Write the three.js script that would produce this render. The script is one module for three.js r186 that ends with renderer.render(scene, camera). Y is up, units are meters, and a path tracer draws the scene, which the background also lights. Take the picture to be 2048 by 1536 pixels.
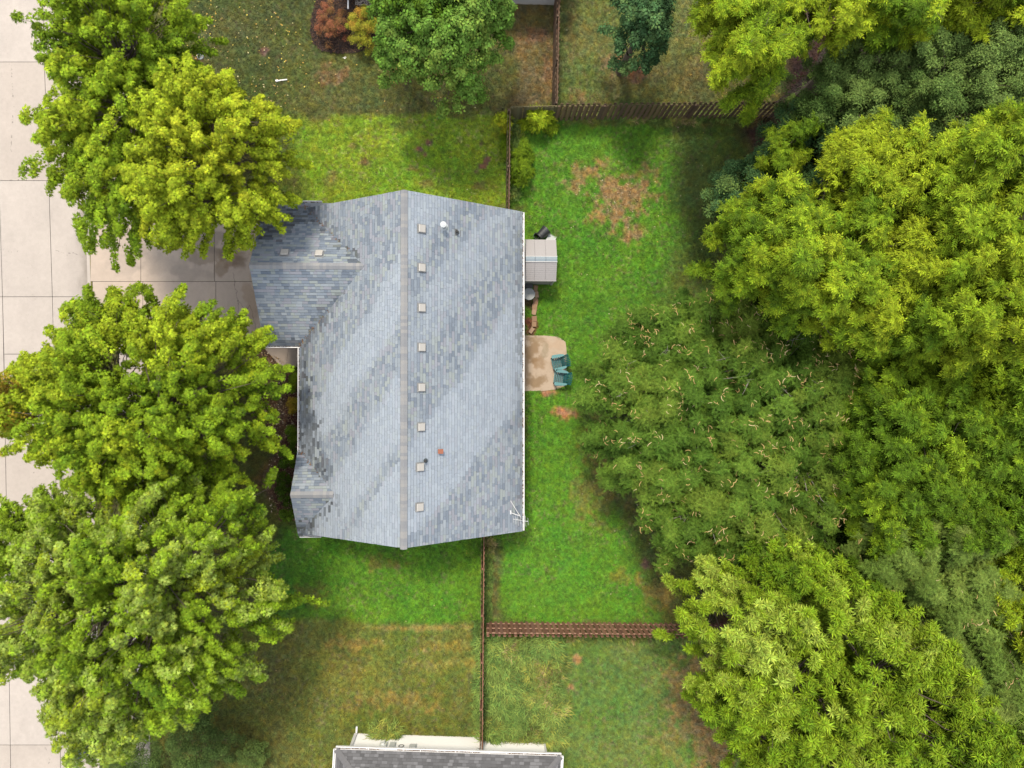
import * as THREE from 'three';
import { mergeGeometries } from 'three/addons/utils/BufferGeometryUtils.js';

// ---------------------------------------------------------------- camera, sky, sun, exposure
const scene = new THREE.Scene();
const CAM_H = 36, FOCAL = 1422;                       // metres above the lawn, focal length for a 2048 x 1536 frame
const camera = new THREE.PerspectiveCamera(2 * Math.atan(768 / FOCAL) * 180 / Math.PI, 4 / 3, 0.5, 900);
camera.position.set(0, CAM_H, 0);
camera.up.set(0, 0, -1);
camera.lookAt(CAM_H * 62 / FOCAL, 0, -CAM_H * 14 / FOCAL);
camera.updateMatrixWorld(true);

const renderer = new THREE.WebGLRenderer({ antialias: true });
renderer.setSize(1024, 768);
renderer.toneMapping = THREE.LinearToneMapping;
renderer.toneMappingExposure = 3.75;
renderer.shadowMap.enabled = true;

{ // bright overcast sky: brighter towards the zenith, the same all round
  const w = 256, h = 128, d = new Float32Array(w * h * 4);
  for (let j = 0; j < h; j++) for (let i = 0; i < w; i++) {
    const s = Math.max(0, Math.sin(((j + 0.5) / h - 0.5) * Math.PI)), L = 0.335 * (1 + 1.5 * s) / 1.4, k = (j * w + i) * 4;
    d[k] = L * 0.97; d[k + 1] = L; d[k + 2] = L * 1.06; d[k + 3] = 1;
  }
  const t = new THREE.DataTexture(d, w, h, THREE.RGBAFormat, THREE.FloatType);
  t.mapping = THREE.EquirectangularReflectionMapping; t.magFilter = THREE.LinearFilter; t.needsUpdate = true;
  scene.background = t; scene.environment = t;
}
const sun = new THREE.DirectionalLight(0xfff1da, 1.5);  // sun behind thin cloud, from the top of the picture
sun.position.set(-8, 52, -25); sun.target.position.set(0, 0, 0);
sun.castShadow = true; sun.shadow.radius = 20; sun.shadow.mapSize.set(4096, 4096);
Object.assign(sun.shadow.camera, { left: -40, right: 40, top: 40, bottom: -40, near: 1, far: 140 });
scene.add(sun, sun.target);

// ---------------------------------------------------------------- helpers
function rng(seed) { let a = seed >>> 0; return () => { a = (a + 0x6D2B79F5) >>> 0; let t = a; t = Math.imul(t ^ (t >>> 15), t | 1); t ^= t + Math.imul(t ^ (t >>> 7), t | 61); return ((t ^ (t >>> 14)) >>> 0) / 4294967296; }; }
function h2(x, y) { let n = (Math.imul(x, 374761393) + Math.imul(y, 668265263)) | 0; n = Math.imul(n ^ (n >>> 13), 1274126177); return ((n ^ (n >>> 16)) >>> 0) / 4294967296; }
function vn(x, y) { const xi = Math.floor(x), yi = Math.floor(y); let fx = x - xi, fy = y - yi; fx = fx * fx * (3 - 2 * fx); fy = fy * fy * (3 - 2 * fy); const a = h2(xi, yi), b = h2(xi + 1, yi), c = h2(xi, yi + 1), e = h2(xi + 1, yi + 1); return a + (b - a) * fx + (c - a) * fy + (a - b - c + e) * fx * fy; }
function fbm(x, y, o = 3) { let s = 0, a = 0.5, n = 0; for (let i = 0; i < o; i++) { s += a * vn(x, y); n += a; x = x * 2.03 + 17.1; y = y * 2.03 + 9.7; a *= 0.5; } return s / n; }
const clamp = (v, a = 0, b = 1) => Math.min(b, Math.max(a, v));
const sm = (a, b, v) => { const t = clamp((v - a) / (b - a)); return t * t * (3 - 2 * t); };
const lin = c => { c /= 255; return c <= 0.04045 ? c / 12.92 : ((c + 0.055) / 1.055) ** 2.4; };
const K = 0.72, KC = 0.41;                                        // from a colour as it looks in daylight to the base colour
const seen = (r, g, b, k = K) => [lin(r) * k * 1.04, lin(g) * k * 0.87, lin(b) * k * 0.95], conc = (r, g, b) => [lin(r) * KC, lin(g) * KC, lin(b) * KC];
const V3 = (x, y, z) => new THREE.Vector3(x, y, z);

// where the line of sight through a point of the photograph meets the level h (surveying the place from the photograph)
const _f = new THREE.Vector3(), _r = new THREE.Vector3(), _u = new THREE.Vector3();
camera.matrixWorld.extractBasis(_r, _u, _f); _f.negate();
function G(px, py, h = 0) {
  const dx = _f.x * FOCAL + _r.x * (px - 1024) - _u.x * (py - 768), dy = _f.y * FOCAL + _r.y * (px - 1024) - _u.y * (py - 768), dz = _f.z * FOCAL + _r.z * (px - 1024) - _u.z * (py - 768);
  const t = (CAM_H - h) / -dy; return [dx * t, dz * t];
}
const GP = (pts, h = 0) => pts.map(p => G(p[0], p[1], h));
function inside(poly, x, z) { let c = false; for (let i = 0, j = poly.length - 1; i < poly.length; j = i++) { const [xi, zi] = poly[i], [xj, zj] = poly[j]; if ((zi > z) !== (zj > z) && x < (xj - xi) * (z - zi) / (zj - zi) + xi) c = !c; } return c; }
function edge(poly, x, z) { let m = 1e9; for (let i = 0, j = poly.length - 1; i < poly.length; j = i++) { const [ax, az] = poly[j], [bx, bz] = poly[i], ex = bx - ax, ez = bz - az, t = clamp(((x - ax) * ex + (z - az) * ez) / (ex * ex + ez * ez + 1e-9)), dx = x - ax - ex * t, dz = z - az - ez * t; m = Math.min(m, dx * dx + dz * dz); } m = Math.sqrt(m); return inside(poly, x, z) ? m : -m; }

const used = {};
function numbered(n) { used[n] = (used[n] ?? -1) + 1; return used[n] ? `${n}_${String(used[n]).padStart(3, '0')}` : n; }
function shade(o) { o.castShadow = o.receiveShadow = true; return o; }
function thing(name, label, category, [x, y, z] = [0, 0, 0], group) {
  const o = new THREE.Group(); o.name = numbered(name); o.position.set(x, y, z); o.userData = { label, category }; if (group) o.userData.group = group; scene.add(o); return o;
}
function single(name, geo, mat, label, category, group) { const m = shade(new THREE.Mesh(geo, mat)); m.name = numbered(name); m.userData = { label, category }; if (group) m.userData.group = group; scene.add(m); return m; }
function struct(name, geo, mat) { const m = shade(new THREE.Mesh(geo, mat)); m.name = numbered(name); m.userData = { kind: 'structure' }; scene.add(m); return m; }
function part(name, geo, mat, parent, pos) { const m = shade(new THREE.Mesh(geo, mat)); m.name = name; if (pos) m.position.set(...pos); parent.add(m); return m; }
function wpart(name, geo, mat, root) { return part(name, geo, mat, root, [-root.position.x, -root.position.y, -root.position.z]); }   // geometry given in world metres
function mat(c, rough = 0.8, extra = {}) { const m = new THREE.MeshStandardMaterial({ roughness: rough, ...extra }); if (Array.isArray(c)) m.color.setRGB(...c); else m.color.set(c); return m; }
function box(x0, x1, y0, y1, z0, z1) { const g = new THREE.BoxGeometry(x1 - x0, y1 - y0, z1 - z0); g.translate((x0 + x1) / 2, (y0 + y1) / 2, (z0 + z1) / 2); return g; }
function merge(list) { return mergeGeometries(list.map(g => { const q = g.index ? g.toNonIndexed() : g; return q; }), false); }
function flat(pos, col, uv) { const g = new THREE.BufferGeometry(); g.setAttribute('position', new THREE.Float32BufferAttribute(pos, 3)); if (col) g.setAttribute('color', new THREE.Float32BufferAttribute(col, 3)); if (uv) g.setAttribute('uv', new THREE.Float32BufferAttribute(uv, 2)); g.computeVertexNormals(); return g; }
function quad(P, a, b, c, d) { P.push(...a, ...b, ...c, ...a, ...c, ...d); }
function prism(poly, y0, y1) {                         // a slab over a ground polygon, uv in metres
  const c = poly.map(p => new THREE.Vector2(p[0], p[1])); const tri = THREE.ShapeUtils.triangulateShape(c, []); const P = [];
  const area = THREE.ShapeUtils.area(c);
  for (const [a, b, e] of tri) { const t = [a, b, e].map(i => [poly[i][0], y1, poly[i][1]]); const n = (t[1][0] - t[0][0]) * (t[2][2] - t[0][2]) - (t[1][2] - t[0][2]) * (t[2][0] - t[0][0]); if (n > 0) P.push(...t[0], ...t[2], ...t[1]); else P.push(...t[0], ...t[1], ...t[2]); }
  const n = poly.length;
  for (let i = 0; i < n; i++) { let a = poly[i], b = poly[(i + 1) % n]; if (area > 0) [a, b] = [b, a]; quad(P, [a[0], y1, a[1]], [b[0], y1, b[1]], [b[0], y0, b[1]], [a[0], y0, a[1]]); }
  const uv = []; for (let i = 0; i < P.length; i += 3) uv.push(P[i], P[i + 2]);
  return flat(P, null, uv);
}
function tube(pts, r0, r1, sides = 5) {                // tapered branch through points
  const P = [], n = pts.length, rings = [];
  for (let i = 0; i < n; i++) {
    const d = pts[Math.min(n - 1, i + 1)].clone().sub(pts[Math.max(0, i - 1)]).normalize(), a = Math.abs(d.y) < 0.9 ? V3(0, 1, 0) : V3(1, 0, 0), u = a.cross(d).normalize(), v = d.clone().cross(u), r = r0 + (r1 - r0) * i / (n - 1), ring = [];
    for (let k = 0; k < sides; k++) { const t = k / sides * 6.2832, c = Math.cos(t) * r, s = Math.sin(t) * r; ring.push([pts[i].x + u.x * c + v.x * s, pts[i].y + u.y * c + v.y * s, pts[i].z + u.z * c + v.z * s]); } rings.push(ring);
  }
  for (let i = 0; i < n - 1; i++) for (let k = 0; k < sides; k++) { const l = (k + 1) % sides; quad(P, rings[i][k], rings[i][l], rings[i + 1][l], rings[i + 1][k]); }
  return flat(P);
}
function rod(a, b, r, sides = 6) { return tube([V3(...a), V3((a[0] + b[0]) / 2, (a[1] + b[1]) / 2, (a[2] + b[2]) / 2), V3(...b)], r, r, sides); }
function bar(a, b, w, t, up = [0, 1, 0]) {             // a board from a to b, w wide, t thick
  const A = V3(...a), B = V3(...b), d = B.clone().sub(A), L = d.length(); d.normalize(); const s = V3(...up).cross(d).normalize(), n = d.clone().cross(s);
  const g = new THREE.BoxGeometry(w, t, L); const m = new THREE.Matrix4().makeBasis(s, n, d); m.setPosition((a[0] + b[0]) / 2, (a[1] + b[1]) / 2, (a[2] + b[2]) / 2); g.applyMatrix4(m); return g;
}
function tex(w, h, fn, srgb = true) {                  // fn(i, j) -> linear rgb
  const d = new Uint8Array(w * h * 4);
  const enc = v => { v = clamp(v); return 255 * (srgb ? (v <= 0.0031308 ? v * 12.92 : 1.055 * v ** (1 / 2.4) - 0.055) : v); };
  for (let j = 0; j < h; j++) for (let i = 0; i < w; i++) { const c = fn(i, j), k = (j * w + i) * 4; d[k] = enc(c[0]); d[k + 1] = enc(c[1]); d[k + 2] = enc(c[2]); d[k + 3] = 255; }
  const t = new THREE.DataTexture(d, w, h, THREE.RGBAFormat); t.wrapS = t.wrapT = THREE.MirroredRepeatWrapping; t.magFilter = THREE.LinearFilter; if (srgb) t.colorSpace = THREE.SRGBColorSpace; t.needsUpdate = true; return t;
}
function instanced(name, geo, material, list, parent, kind = 'stuff') {   // list of [Matrix4, [r,g,b]]
  const m = shade(new THREE.InstancedMesh(geo, material, list.length)); const c = new THREE.Color();
  for (let i = 0; i < list.length; i++) { m.setMatrixAt(i, list[i][0]); c.setRGB(...list[i][1]); m.setColorAt(i, c); }
  m.name = name; m.userData = { kind }; parent.add(m); return m;
}
const _q = new THREE.Quaternion(), _q2 = new THREE.Quaternion(), _Y = V3(0, 1, 0);
function place(x, y, z, nrm, yaw, s) { _q.setFromUnitVectors(_Y, nrm); _q2.setFromAxisAngle(_Y, yaw); return new THREE.Matrix4().compose(V3(x, y, z), _q.clone().multiply(_q2), V3(s, s, s)); }

// ---------------------------------------------------------------- layout, in metres on the ground
const joinA = [[79, -140], [83, 0], [86, 122], [95, 360], [101, 560], [104, 640], [118, 1500], [121, 1700]];
const along = (pts, y) => { for (let i = 0; i < pts.length - 1; i++) if (y <= pts[i + 1][1] || i === pts.length - 2) { const t = (y - pts[i][1]) / (pts[i + 1][1] - pts[i][1]); return pts[i][0] + (pts[i + 1][0] - pts[i][0]) * t; } };
const sx = (y, off) => along(joinA, y) + off;          // street lines run parallel to joint A
const KERB = 73, WALK0 = 133, WALK1 = 183;
const HOUSE = { x0: -8.38, x1: 1.93, z0: -8.43, z1: 6.56, eave: 2.7, rx: -3.225, pitch: 0.659 };
const GAR = { x0: -10.0, z0: -8.74, z1: -2.11, rz: -5.425 };
const BAY = { x0: -8.46, z0: 2.72, z1: 6.70, rz: 4.62 };
const wallsPoly = [[-8.0, -8.05], [1.5, -8.05], [1.5, 6.2], [-8.0, 6.2]], garPoly = [[-9.6, -8.35], [-8.0, -8.35], [-8.0, -2.5], [-9.6, -2.5]];
const drivePoly = GP([[183, 446], [520, 440], [560, 560], [528, 694], [510, 676], [183, 676]]);
const entryPoly = GP([[508, 672], [560, 734], [630, 734], [630, 660], [540, 640]]);
const patioPoly = GP([[1030, 671], [1090, 671], [1118, 674], [1131, 684], [1133, 700], [1133, 760], [1130, 772], [1112, 779], [1085, 782], [1030, 782]]);
const bedTop = GP([[640, -20], [626, 30], [621, 62], [628, 88], [645, 102], [675, 108], [710, 106], [745, 98], [790, 80], [800, -20]]);
const bedEast = GP([[1548, 207], [1580, 180], [1605, 158], [1625, 140], [1637, 112], [1660, 60], [1800, 40], [2060, 60], [2060, 210]]);
const bedHouse = GP([[574, 734], [600, 734], [640, 734], [640, 1040], [560, 1040], [548, 990], [556, 930], [572, 880]]);
const southHouse = { c: G(714, 1471), d: G(1098, 1486) };

// ---------------------------------------------------------------- ground
const R = rng(7);
const GX = 30;                                         // the lawn map covers 60 m x 60 m
const LN = 640, low = new Float32Array(LN * LN * 3), bareMask = new Float32Array(LN * LN);
{
  const warp = (x, z, a, f) => [x + (fbm(x * f + 3, z * f, 3) - 0.5) * a, z + (fbm(x * f + 40, z * f + 9, 3) - 0.5) * a];
  const P = (pts, col, soft, wa = 1.2, wf = 0.7, amt = 1) => ({ poly: GP(pts), col: seen(...col), soft, wa, wf, amt });
  const E = (px, py, rx, ry, col, amt = 1, thr = 0.5, bare = 0) => { const c = G(px, py); return { c, rx: rx / 39.5, rz: ry / 39.5, col: seen(...col), amt, thr, bare }; };
  const zones = [
    P([[340, -100], [620, -100], [640, 110], [600, 232], [340, 240]], [78, 96, 42], 1.2),
    P([[560, 60], [740, 110], [830, 160], [1000, 230], [560, 228]], [88, 106, 46], 1.5),
    P([[780, 120], [1010, 120], [1015, 225], [760, 235]], [84, 96, 40], 1.2),
    P([[1028, -60], [1114, -60], [1114, 206], [1028, 206]], [108, 104, 60], 0.7),
    P([[1122, -100], [1660, -100], [1600, 206], [1122, 206]], [99, 119, 55], 0.6),
    P([[1230, 110], [1560, 120], [1560, 206], [1200, 206]], [92, 100, 46], 1.5),
    P([[545, 236], [1020, 232], [1020, 470], [560, 430]], [120, 160, 30], 0.5, 1.0, 0.9),
    P([[520, 228], [590, 228], [600, 400], [540, 420]], [82, 104, 28], 1.2),
    P([[1018, 236], [1520, 236], [1500, 420], [1420, 560], [1300, 700], [1220, 900], [1290, 1000], [1340, 1120], [1390, 1246], [970, 1246], [970, 1060], [1046, 1060], [1046, 420], [1018, 420]], [84, 142, 24], 0.6, 1.0, 0.9),
    P([[1340, 236], [1560, 236], [1540, 700], [1290, 760], [1320, 600], [1360, 460]], [86, 112, 42], 1.6),
    P([[1160, 820], [1300, 700], [1500, 700], [1500, 1246], [1330, 1246], [1260, 1080], [1180, 960]], [88, 104, 40], 1.6),
    P([[470, 1060], [968, 1060], [966, 1246], [470, 1246]], [84, 138, 18], 0.5, 0.8),
    P([[470, 1060], [620, 1060], [600, 1246], [470, 1246]], [62, 116, 14], 1.8),
    P([[300, 1248], [966, 1240], [966, 1600], [300, 1600]], [101, 119, 42], 0.35, 0.6),
    P([[300, 1250], [590, 1250], [600, 1600], [300, 1600]], [88, 98, 34], 2.2),
    P([[970, 1268], [1560, 1268], [1600, 1620], [970, 1620]], [92, 126, 48], 0.3, 0.4),
    P([[970, 1268], [1118, 1268], [1112, 1490], [970, 1490]], [92, 112, 40], 0.6, 0.8),
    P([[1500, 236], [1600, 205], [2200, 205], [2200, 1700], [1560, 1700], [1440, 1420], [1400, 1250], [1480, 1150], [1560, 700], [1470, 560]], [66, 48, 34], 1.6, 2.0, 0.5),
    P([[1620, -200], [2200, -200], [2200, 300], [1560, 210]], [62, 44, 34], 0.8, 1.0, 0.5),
    P([[150, -100], [380, -100], [420, 460], [180, 450]], [84, 98, 36], 0.8),
    P([[180, 690], [540, 690], [560, 1040], [500, 1250], [190, 1600]], [80, 92, 30], 0.8),
    P([[500, 680], [600, 690], [610, 1010], [540, 1010], [520, 960], [540, 900], [500, 800]], [98, 80, 56], 0.8, 1.4, 0.9),
    P([[972, 1080], [998, 1080], [1000, 1240], [972, 1240]], [96, 92, 52], 0.5, 0.8, 1.2, 0.8),
    P([[1130, 230], [1520, 232], [1520, 250], [1130, 250]], [104, 88, 52], 0.3, 0.7, 1.2, 0.55),
  ];
  const tan = [138, 121, 74], dirt = [104, 82, 62];
  const spots = [
    E(1168, 346, 44, 26, tan, .85, 0.46, .4), E(1205, 330, 30, 18, tan, .9, .5, .4), E(1250, 385, 62, 34, tan, 1, .42, .5), E(1228, 425, 52, 34, tan, 1, .42, .5), E(1262, 470, 26, 26, tan, 1, .45, .5), E(1290, 350, 30, 24, tan, .8, .5, .4), E(1150, 372, 24, 16, tan, .8, .5, .4),
    E(1128, 826, 19, 15, [156, 118, 80], 1, .3, .7), E(1095, 787, 16, 7, [152, 116, 80], 1, .3, .7), E(1200, 890, 40, 40, [140, 112, 62], .7, .5), E(1190, 1000, 60, 70, [120, 112, 60], .6, .5),
    E(1320, 1180, 50, 40, [128, 118, 60], .7, .5), E(1290, 1130, 10, 12, [96, 72, 60], .9, .4, .7), E(1240, 1150, 30, 20, [128, 120, 50], .5, .5),
    E(1420, 1330, 60, 50, [136, 126, 70], .8, .5), E(1380, 1400, 60, 90, [142, 130, 78], .9, .45), E(1440, 1470, 70, 70, [140, 122, 76], .9, .4), E(1340, 1490, 60, 50, [120, 128, 62], .7, .5), E(1152, 1317, 10, 8, [168, 140, 92], .9, .4), E(1142, 1375, 7, 6, [160, 132, 92], .9, .4),
    E(668, 150, 34, 22, [132, 108, 76], .8, .45), E(1070, 70, 26, 20, [128, 100, 68], .8, .45), E(1100, 150, 14, 60, [132, 110, 74], .8, .45), E(1230, 130, 26, 20, [138, 112, 76], .9, .4), E(1275, 145, 24, 16, [120, 92, 66], .9, .4), E(1160, 190, 26, 16, [140, 120, 78], .7, .45), E(1140, 60, 14, 80, [120, 112, 62], .6, .5), E(1420, 60, 80, 60, [128, 128, 72], .5, .5), E(1180, 90, 60, 60, [122, 126, 68], .5, .5),
    E(530, 105, 9, 9, [120, 96, 78], 1, .4, .6), E(400, 118, 14, 12, [110, 92, 60], .8, .4), E(880, 225, 140, 12, [92, 98, 42], .7, .5), E(806, 255, 60, 14, [96, 112, 44], .7, .5),
    E(858, 286, 6, 6, dirt, 1, .2, 1), E(839, 299, 6, 5, dirt, 1, .2, 1), E(851, 309, 4, 3, dirt, .9, .3, 1), E(963, 333, 8, 5, dirt, 1, .2, 1), E(975, 318, 6, 5, dirt, 1, .2, 1), E(970, 328, 4, 4, dirt, 1, .2, 1), E(952, 343, 5, 4, dirt, 1, .3, 1), E(962, 288, 4, 4, dirt, .9, .3, .8), E(730, 326, 8, 8, [112, 96, 68], .9, .4, .6), E(825, 338, 20, 6, [118, 100, 64], .7, .5, .5), E(708, 292, 10, 6, [120, 112, 60], .7, .5), E(1048, 362, 6, 5, dirt, .6, .4), E(660, 360, 20, 14, [128, 124, 62], .6, .5), E(850, 365, 24, 10, [126, 116, 62], .7, .5), E(960, 372, 22, 8, [120, 110, 60], .7, .5), E(610, 430, 40, 20, [92, 128, 30], .6, .5),
    E(1062, 650, 10, 20, [112, 60, 48], .9, .3, .8), E(1060, 605, 9, 16, [86, 66, 50], .9, .3, .8), E(760, 1130, 40, 20, [112, 108, 44], .7, .5), E(620, 1190, 40, 30, [104, 100, 40], .6, .5), E(700, 1290, 60, 20, [148, 132, 70], .6, .45), E(850, 1255, 100, 6, [150, 146, 78], .7, .4), E(900, 1290, 90, 20, [146, 138, 60], .5, .5), E(800, 1400, 120, 30, [146, 130, 66], .5, .5), E(880, 1330, 120, 14, [150, 146, 66], .5, .5), E(700, 1350, 60, 60, [118, 122, 44], .5, .5),
  ];
  const base = seen(90, 100, 42);
  for (let j = 0; j < LN; j++) for (let i = 0; i < LN; i++) {
    const x = (i + 0.5) / LN * 60 - 30, z = (j + 0.5) / LN * 60 - 30; let c = base, bare = 0;
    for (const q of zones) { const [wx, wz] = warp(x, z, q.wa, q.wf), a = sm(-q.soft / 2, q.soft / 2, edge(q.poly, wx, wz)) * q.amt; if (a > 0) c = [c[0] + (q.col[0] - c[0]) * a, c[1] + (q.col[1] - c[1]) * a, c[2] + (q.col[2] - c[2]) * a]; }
    // drier and lusher patches of turf
    const n1 = fbm(x * 0.55 + 5, z * 0.55, 4) - 0.5, n2 = fbm(x * 1.9, z * 1.9 + 50, 4) - 0.5, n3 = fbm(x * 0.9 + 90, z * 0.9, 3);
    const dry = clamp(n1 * 1.0 + n2 * 0.6 - 0.02, -0.5, 0.5);
    c = [c[0] * (1 + dry * 0.6), c[1] * (1 + dry * 0.12), c[2] * (1 + dry * 0.5 + (n3 - 0.5) * 0.8)];
    for (const q of spots) { const dx = (x - q.c[0]) / q.rx, dz = (z - q.c[1]) / q.rz, d = dx * dx + dz * dz; if (d > 2.2) continue; const n = fbm(x * 3.1 + 11, z * 3.1, 4), a = sm(-0.12, 0.5, 0.65 - Math.sqrt(d) * 0.75 + (n - q.thr) * 1.6 + (vn(x * 7, z * 7) - 0.5) * 0.5) * q.amt; c = [c[0] + (q.col[0] - c[0]) * a, c[1] + (q.col[1] - c[1]) * a, c[2] + (q.col[2] - c[2]) * a]; bare = Math.max(bare, a * q.bare); }
    const k = j * LN + i; low[k * 3] = c[0]; low[k * 3 + 1] = c[1]; low[k * 3 + 2] = c[2]; bareMask[k] = bare;
  }
}
function turfHue(x, z, c) { const a = vn(x * 5.3 + 71, z * 5.3) - 0.5, d = sm(0.62, 0.9, vn(x * 8.1, z * 8.1 + 33)) * sm(0.35, 0.6, vn(x * 1.1 + 5, z * 1.1)); c[0] *= 1 + a * 0.32; c[2] *= 1 - a * 0.6; const g = (c[0] + c[1]) / 2; c[0] += (g * 1.15 - c[0]) * d * 0.45; c[1] += (g * 0.9 - c[1]) * d * 0.45; c[2] += (g * 0.5 - c[2]) * d * 0.45; return c; }
function lawnAt(x, z, out = [0, 0, 0]) {
  const u = clamp((x + GX) / 60 * LN - 0.5, 0, LN - 1.001), v = clamp((z + GX) / 60 * LN - 0.5, 0, LN - 1.001), i = u | 0, j = v | 0, fu = u - i, fv = v - j;
  for (let k = 0; k < 3; k++) { const a = low[(j * LN + i) * 3 + k], b = low[(j * LN + i + 1) * 3 + k], c = low[((j + 1) * LN + i) * 3 + k], d = low[((j + 1) * LN + i + 1) * 3 + k]; out[k] = a + (b - a) * fu + (c - a) * fv + (a - b - c + d) * fu * fv; }
  return out;
}
const bareAt = (x, z) => bareMask[clamp(((z + GX) / 60 * LN) | 0, 0, LN - 1) * LN + clamp(((x + GX) / 60 * LN) | 0, 0, LN - 1)];
const turfTone = (x, z) => 0.5 + 0.24 * vn(x * 3.7, z * 3.7) + 0.55 * vn(x * 11, z * 11) + 0.5 * (vn(x * 24, z * 24) - 0.5);
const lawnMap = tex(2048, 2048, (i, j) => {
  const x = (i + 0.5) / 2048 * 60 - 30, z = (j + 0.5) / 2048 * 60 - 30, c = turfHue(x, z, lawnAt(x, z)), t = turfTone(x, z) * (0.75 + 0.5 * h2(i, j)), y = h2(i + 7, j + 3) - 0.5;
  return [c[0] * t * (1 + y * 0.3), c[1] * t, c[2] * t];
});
const lawnMat = new THREE.MeshStandardMaterial({ map: lawnMap, roughness: 0.95 });
const kerbLine = [-400, -100, 0, 122, 360, 560, 640, 1070, 1500, 1900].map(y => G(sx(y, KERB + 7), y));
{
  const poly = [...kerbLine, [30, kerbLine.at(-1)[1]], [30, kerbLine[0][1]]];
  const g = prism(poly, -0.3, 0), uv = g.attributes.uv; for (let i = 0; i < uv.count; i++) uv.setXY(i, (uv.getX(i) + GX) / 60, (uv.getY(i) + GX) / 60);
  struct('lawn', g, lawnMat);
  const far = new THREE.PlaneGeometry(800, 800); far.rotateX(-Math.PI / 2); far.translate(0, -0.31, 0);
  struct('ground', far, mat(seen(88, 100, 44), 0.95));
}

// ---------------------------------------------------------------- concrete: street, kerb, pavement, driveway, patio
const N1 = 1024;
function concreteTone(x, z) { return 0.86 + 0.16 * fbm(x * 0.7, z * 0.7, 4) + 0.12 * (fbm(x * 7, z * 7, 3) - 0.5) + 0.07 * (h2((x * 60) | 0, (z * 60) | 0) - 0.5); }
const concCol = conc(221, 211, 203);
const concMap = tex(N1, N1, (i, j) => { const x = i / N1 * 16 + 0.01, z = j / N1 * 16 + 0.01, t = concreteTone(x, z), s = sm(0.62, 0.75, fbm(x * 1.7 + 30, z * 1.7, 4)) * 0.07, sp = h2(i * 3, j * 5) > 0.9985 ? 0.75 : 1; return [concCol[0] * (t - s) * sp, concCol[1] * (t - s) * sp, concCol[2] * (t - s * 0.9) * sp]; });
concMap.repeat.set(1 / 16, 1 / 16);
const concMats = [1, 0.965, 1.025].map((k, n) => { const t = concMap.clone(); t.offset.set(n * 0.37, n * 0.21); t.needsUpdate = true; const m = new THREE.MeshStandardMaterial({ map: t, roughness: 0.9 }); m.color.setRGB(k, k * (n === 1 ? 0.985 : 1), k * (n === 1 ? 0.96 : 1)); return m; });
const streetMap = (() => {
  const X0 = -28, Z0 = -22, SX = 9, SZ = 44, W = 420, H = 2048;
  const cracks = [[[-20, 497], [8, 499], [22, 504], [36, 501]], [[110, 500], [128, 506], [145, 505], [160, 512], [172, 516]], [[0, 360], [40, 358], [100, 361]], [[60, 860], [66, 930], [61, 1000], [70, 1060]], [[90, 1500], [96, 1520], [93, 1545]], [[20, 130], [24, 210], [19, 300]]].map(q => GP(q));
  const kb = [-300, 0, 122, 360, 560, 640, 1070, 1500, 1900].map(y => G(sx(y, KERB), y));
  const kx = z => { for (let i = 0; i < kb.length - 1; i++) if (z <= kb[i + 1][1]) return kb[i][0] + (kb[i + 1][0] - kb[i][0]) * (z - kb[i][1]) / (kb[i + 1][1] - kb[i][1]); return kb.at(-1)[0]; };
  const t = tex(W, H, (i, j) => {
    const x = X0 + (i + .5) / W * SX, z = Z0 + (j + .5) / H * SZ; let t = concreteTone(x, z), w = 1;
    t -= 0.05 * sm(0.5, 0.72, fbm(x * 0.9 + 30, z * 0.35, 4)); const d = kx(z) - x, dirt = sm(0.55, 0.05, d + (fbm(x * 3, z * 0.8, 3) - .5) * 0.5) * (0.35 + 0.65 * fbm(x * 4, z * 1.5 + 9, 3));
    for (const q of cracks) for (let s = 0; s < q.length - 1; s++) { const [ax, az] = q[s], [bx, bz] = q[s + 1], ex = bx - ax, ez = bz - az, tt = clamp(((x - ax) * ex + (z - az) * ez) / (ex * ex + ez * ez)), g = (fbm(x * 5, z * 5, 3) - 0.5) * 0.35; if (Math.hypot(x - ax - ex * tt + g, z - az - ez * tt + g) < 0.018) w = 0.5; }
    if (h2(i * 7, j * 3) > 0.9988) w *= 0.7;
    const k = t * w * (1 - dirt * 0.42); return [concCol[0] * k, concCol[1] * k * (1 - dirt * .02), concCol[2] * k * (1 - dirt * .06)];
  });
  t.repeat.set(1 / SX, 1 / SZ); t.offset.set(-X0 / SX, -Z0 / SZ); return t;
})();
const streetMats = [1, 0.955, 1.03].map((k, n) => { const m = new THREE.MeshStandardMaterial({ map: streetMap, roughness: 0.9 }); m.color.setRGB(k, k * (n === 1 ? 0.985 : 1), k * (n === 1 ? 0.965 : 1)); return m; });
const jointMat = mat([0.02, 0.018, 0.016], 0.95);
function inset(poly, d) {                             // shrink a convex slab for its joints
  const n = poly.length, a = THREE.ShapeUtils.area(poly.map(p => new THREE.Vector2(...p))) > 0 ? 1 : -1, L = [];
  for (let i = 0; i < n; i++) { const p = poly[i], q = poly[(i + 1) % n], ex = q[0] - p[0], ez = q[1] - p[1], l = Math.hypot(ex, ez), nx = -ez / l * a, nz = ex / l * a; L.push([p[0] + nx * d, p[1] + nz * d, ex / l, ez / l]); }
  return L.map((B, i) => { const A = L[(i + n - 1) % n], det = A[2] * B[3] - A[3] * B[2]; if (Math.abs(det) < 1e-4) return [B[0], B[1]]; const t = ((B[0] - A[0]) * B[3] - (B[1] - A[1]) * B[2]) / det; return [A[0] + A[2] * t, A[1] + A[3] * t]; });
}
const slab = (root, pts, y0, y1, m, gap = 0.012) => part('concrete_slab', prism(inset(pts, gap), y0, y1), m, root);
const structGroup = name => { const o = new THREE.Group(); o.name = numbered(name); o.userData = { kind: 'structure' }; scene.add(o); return o; };
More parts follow.
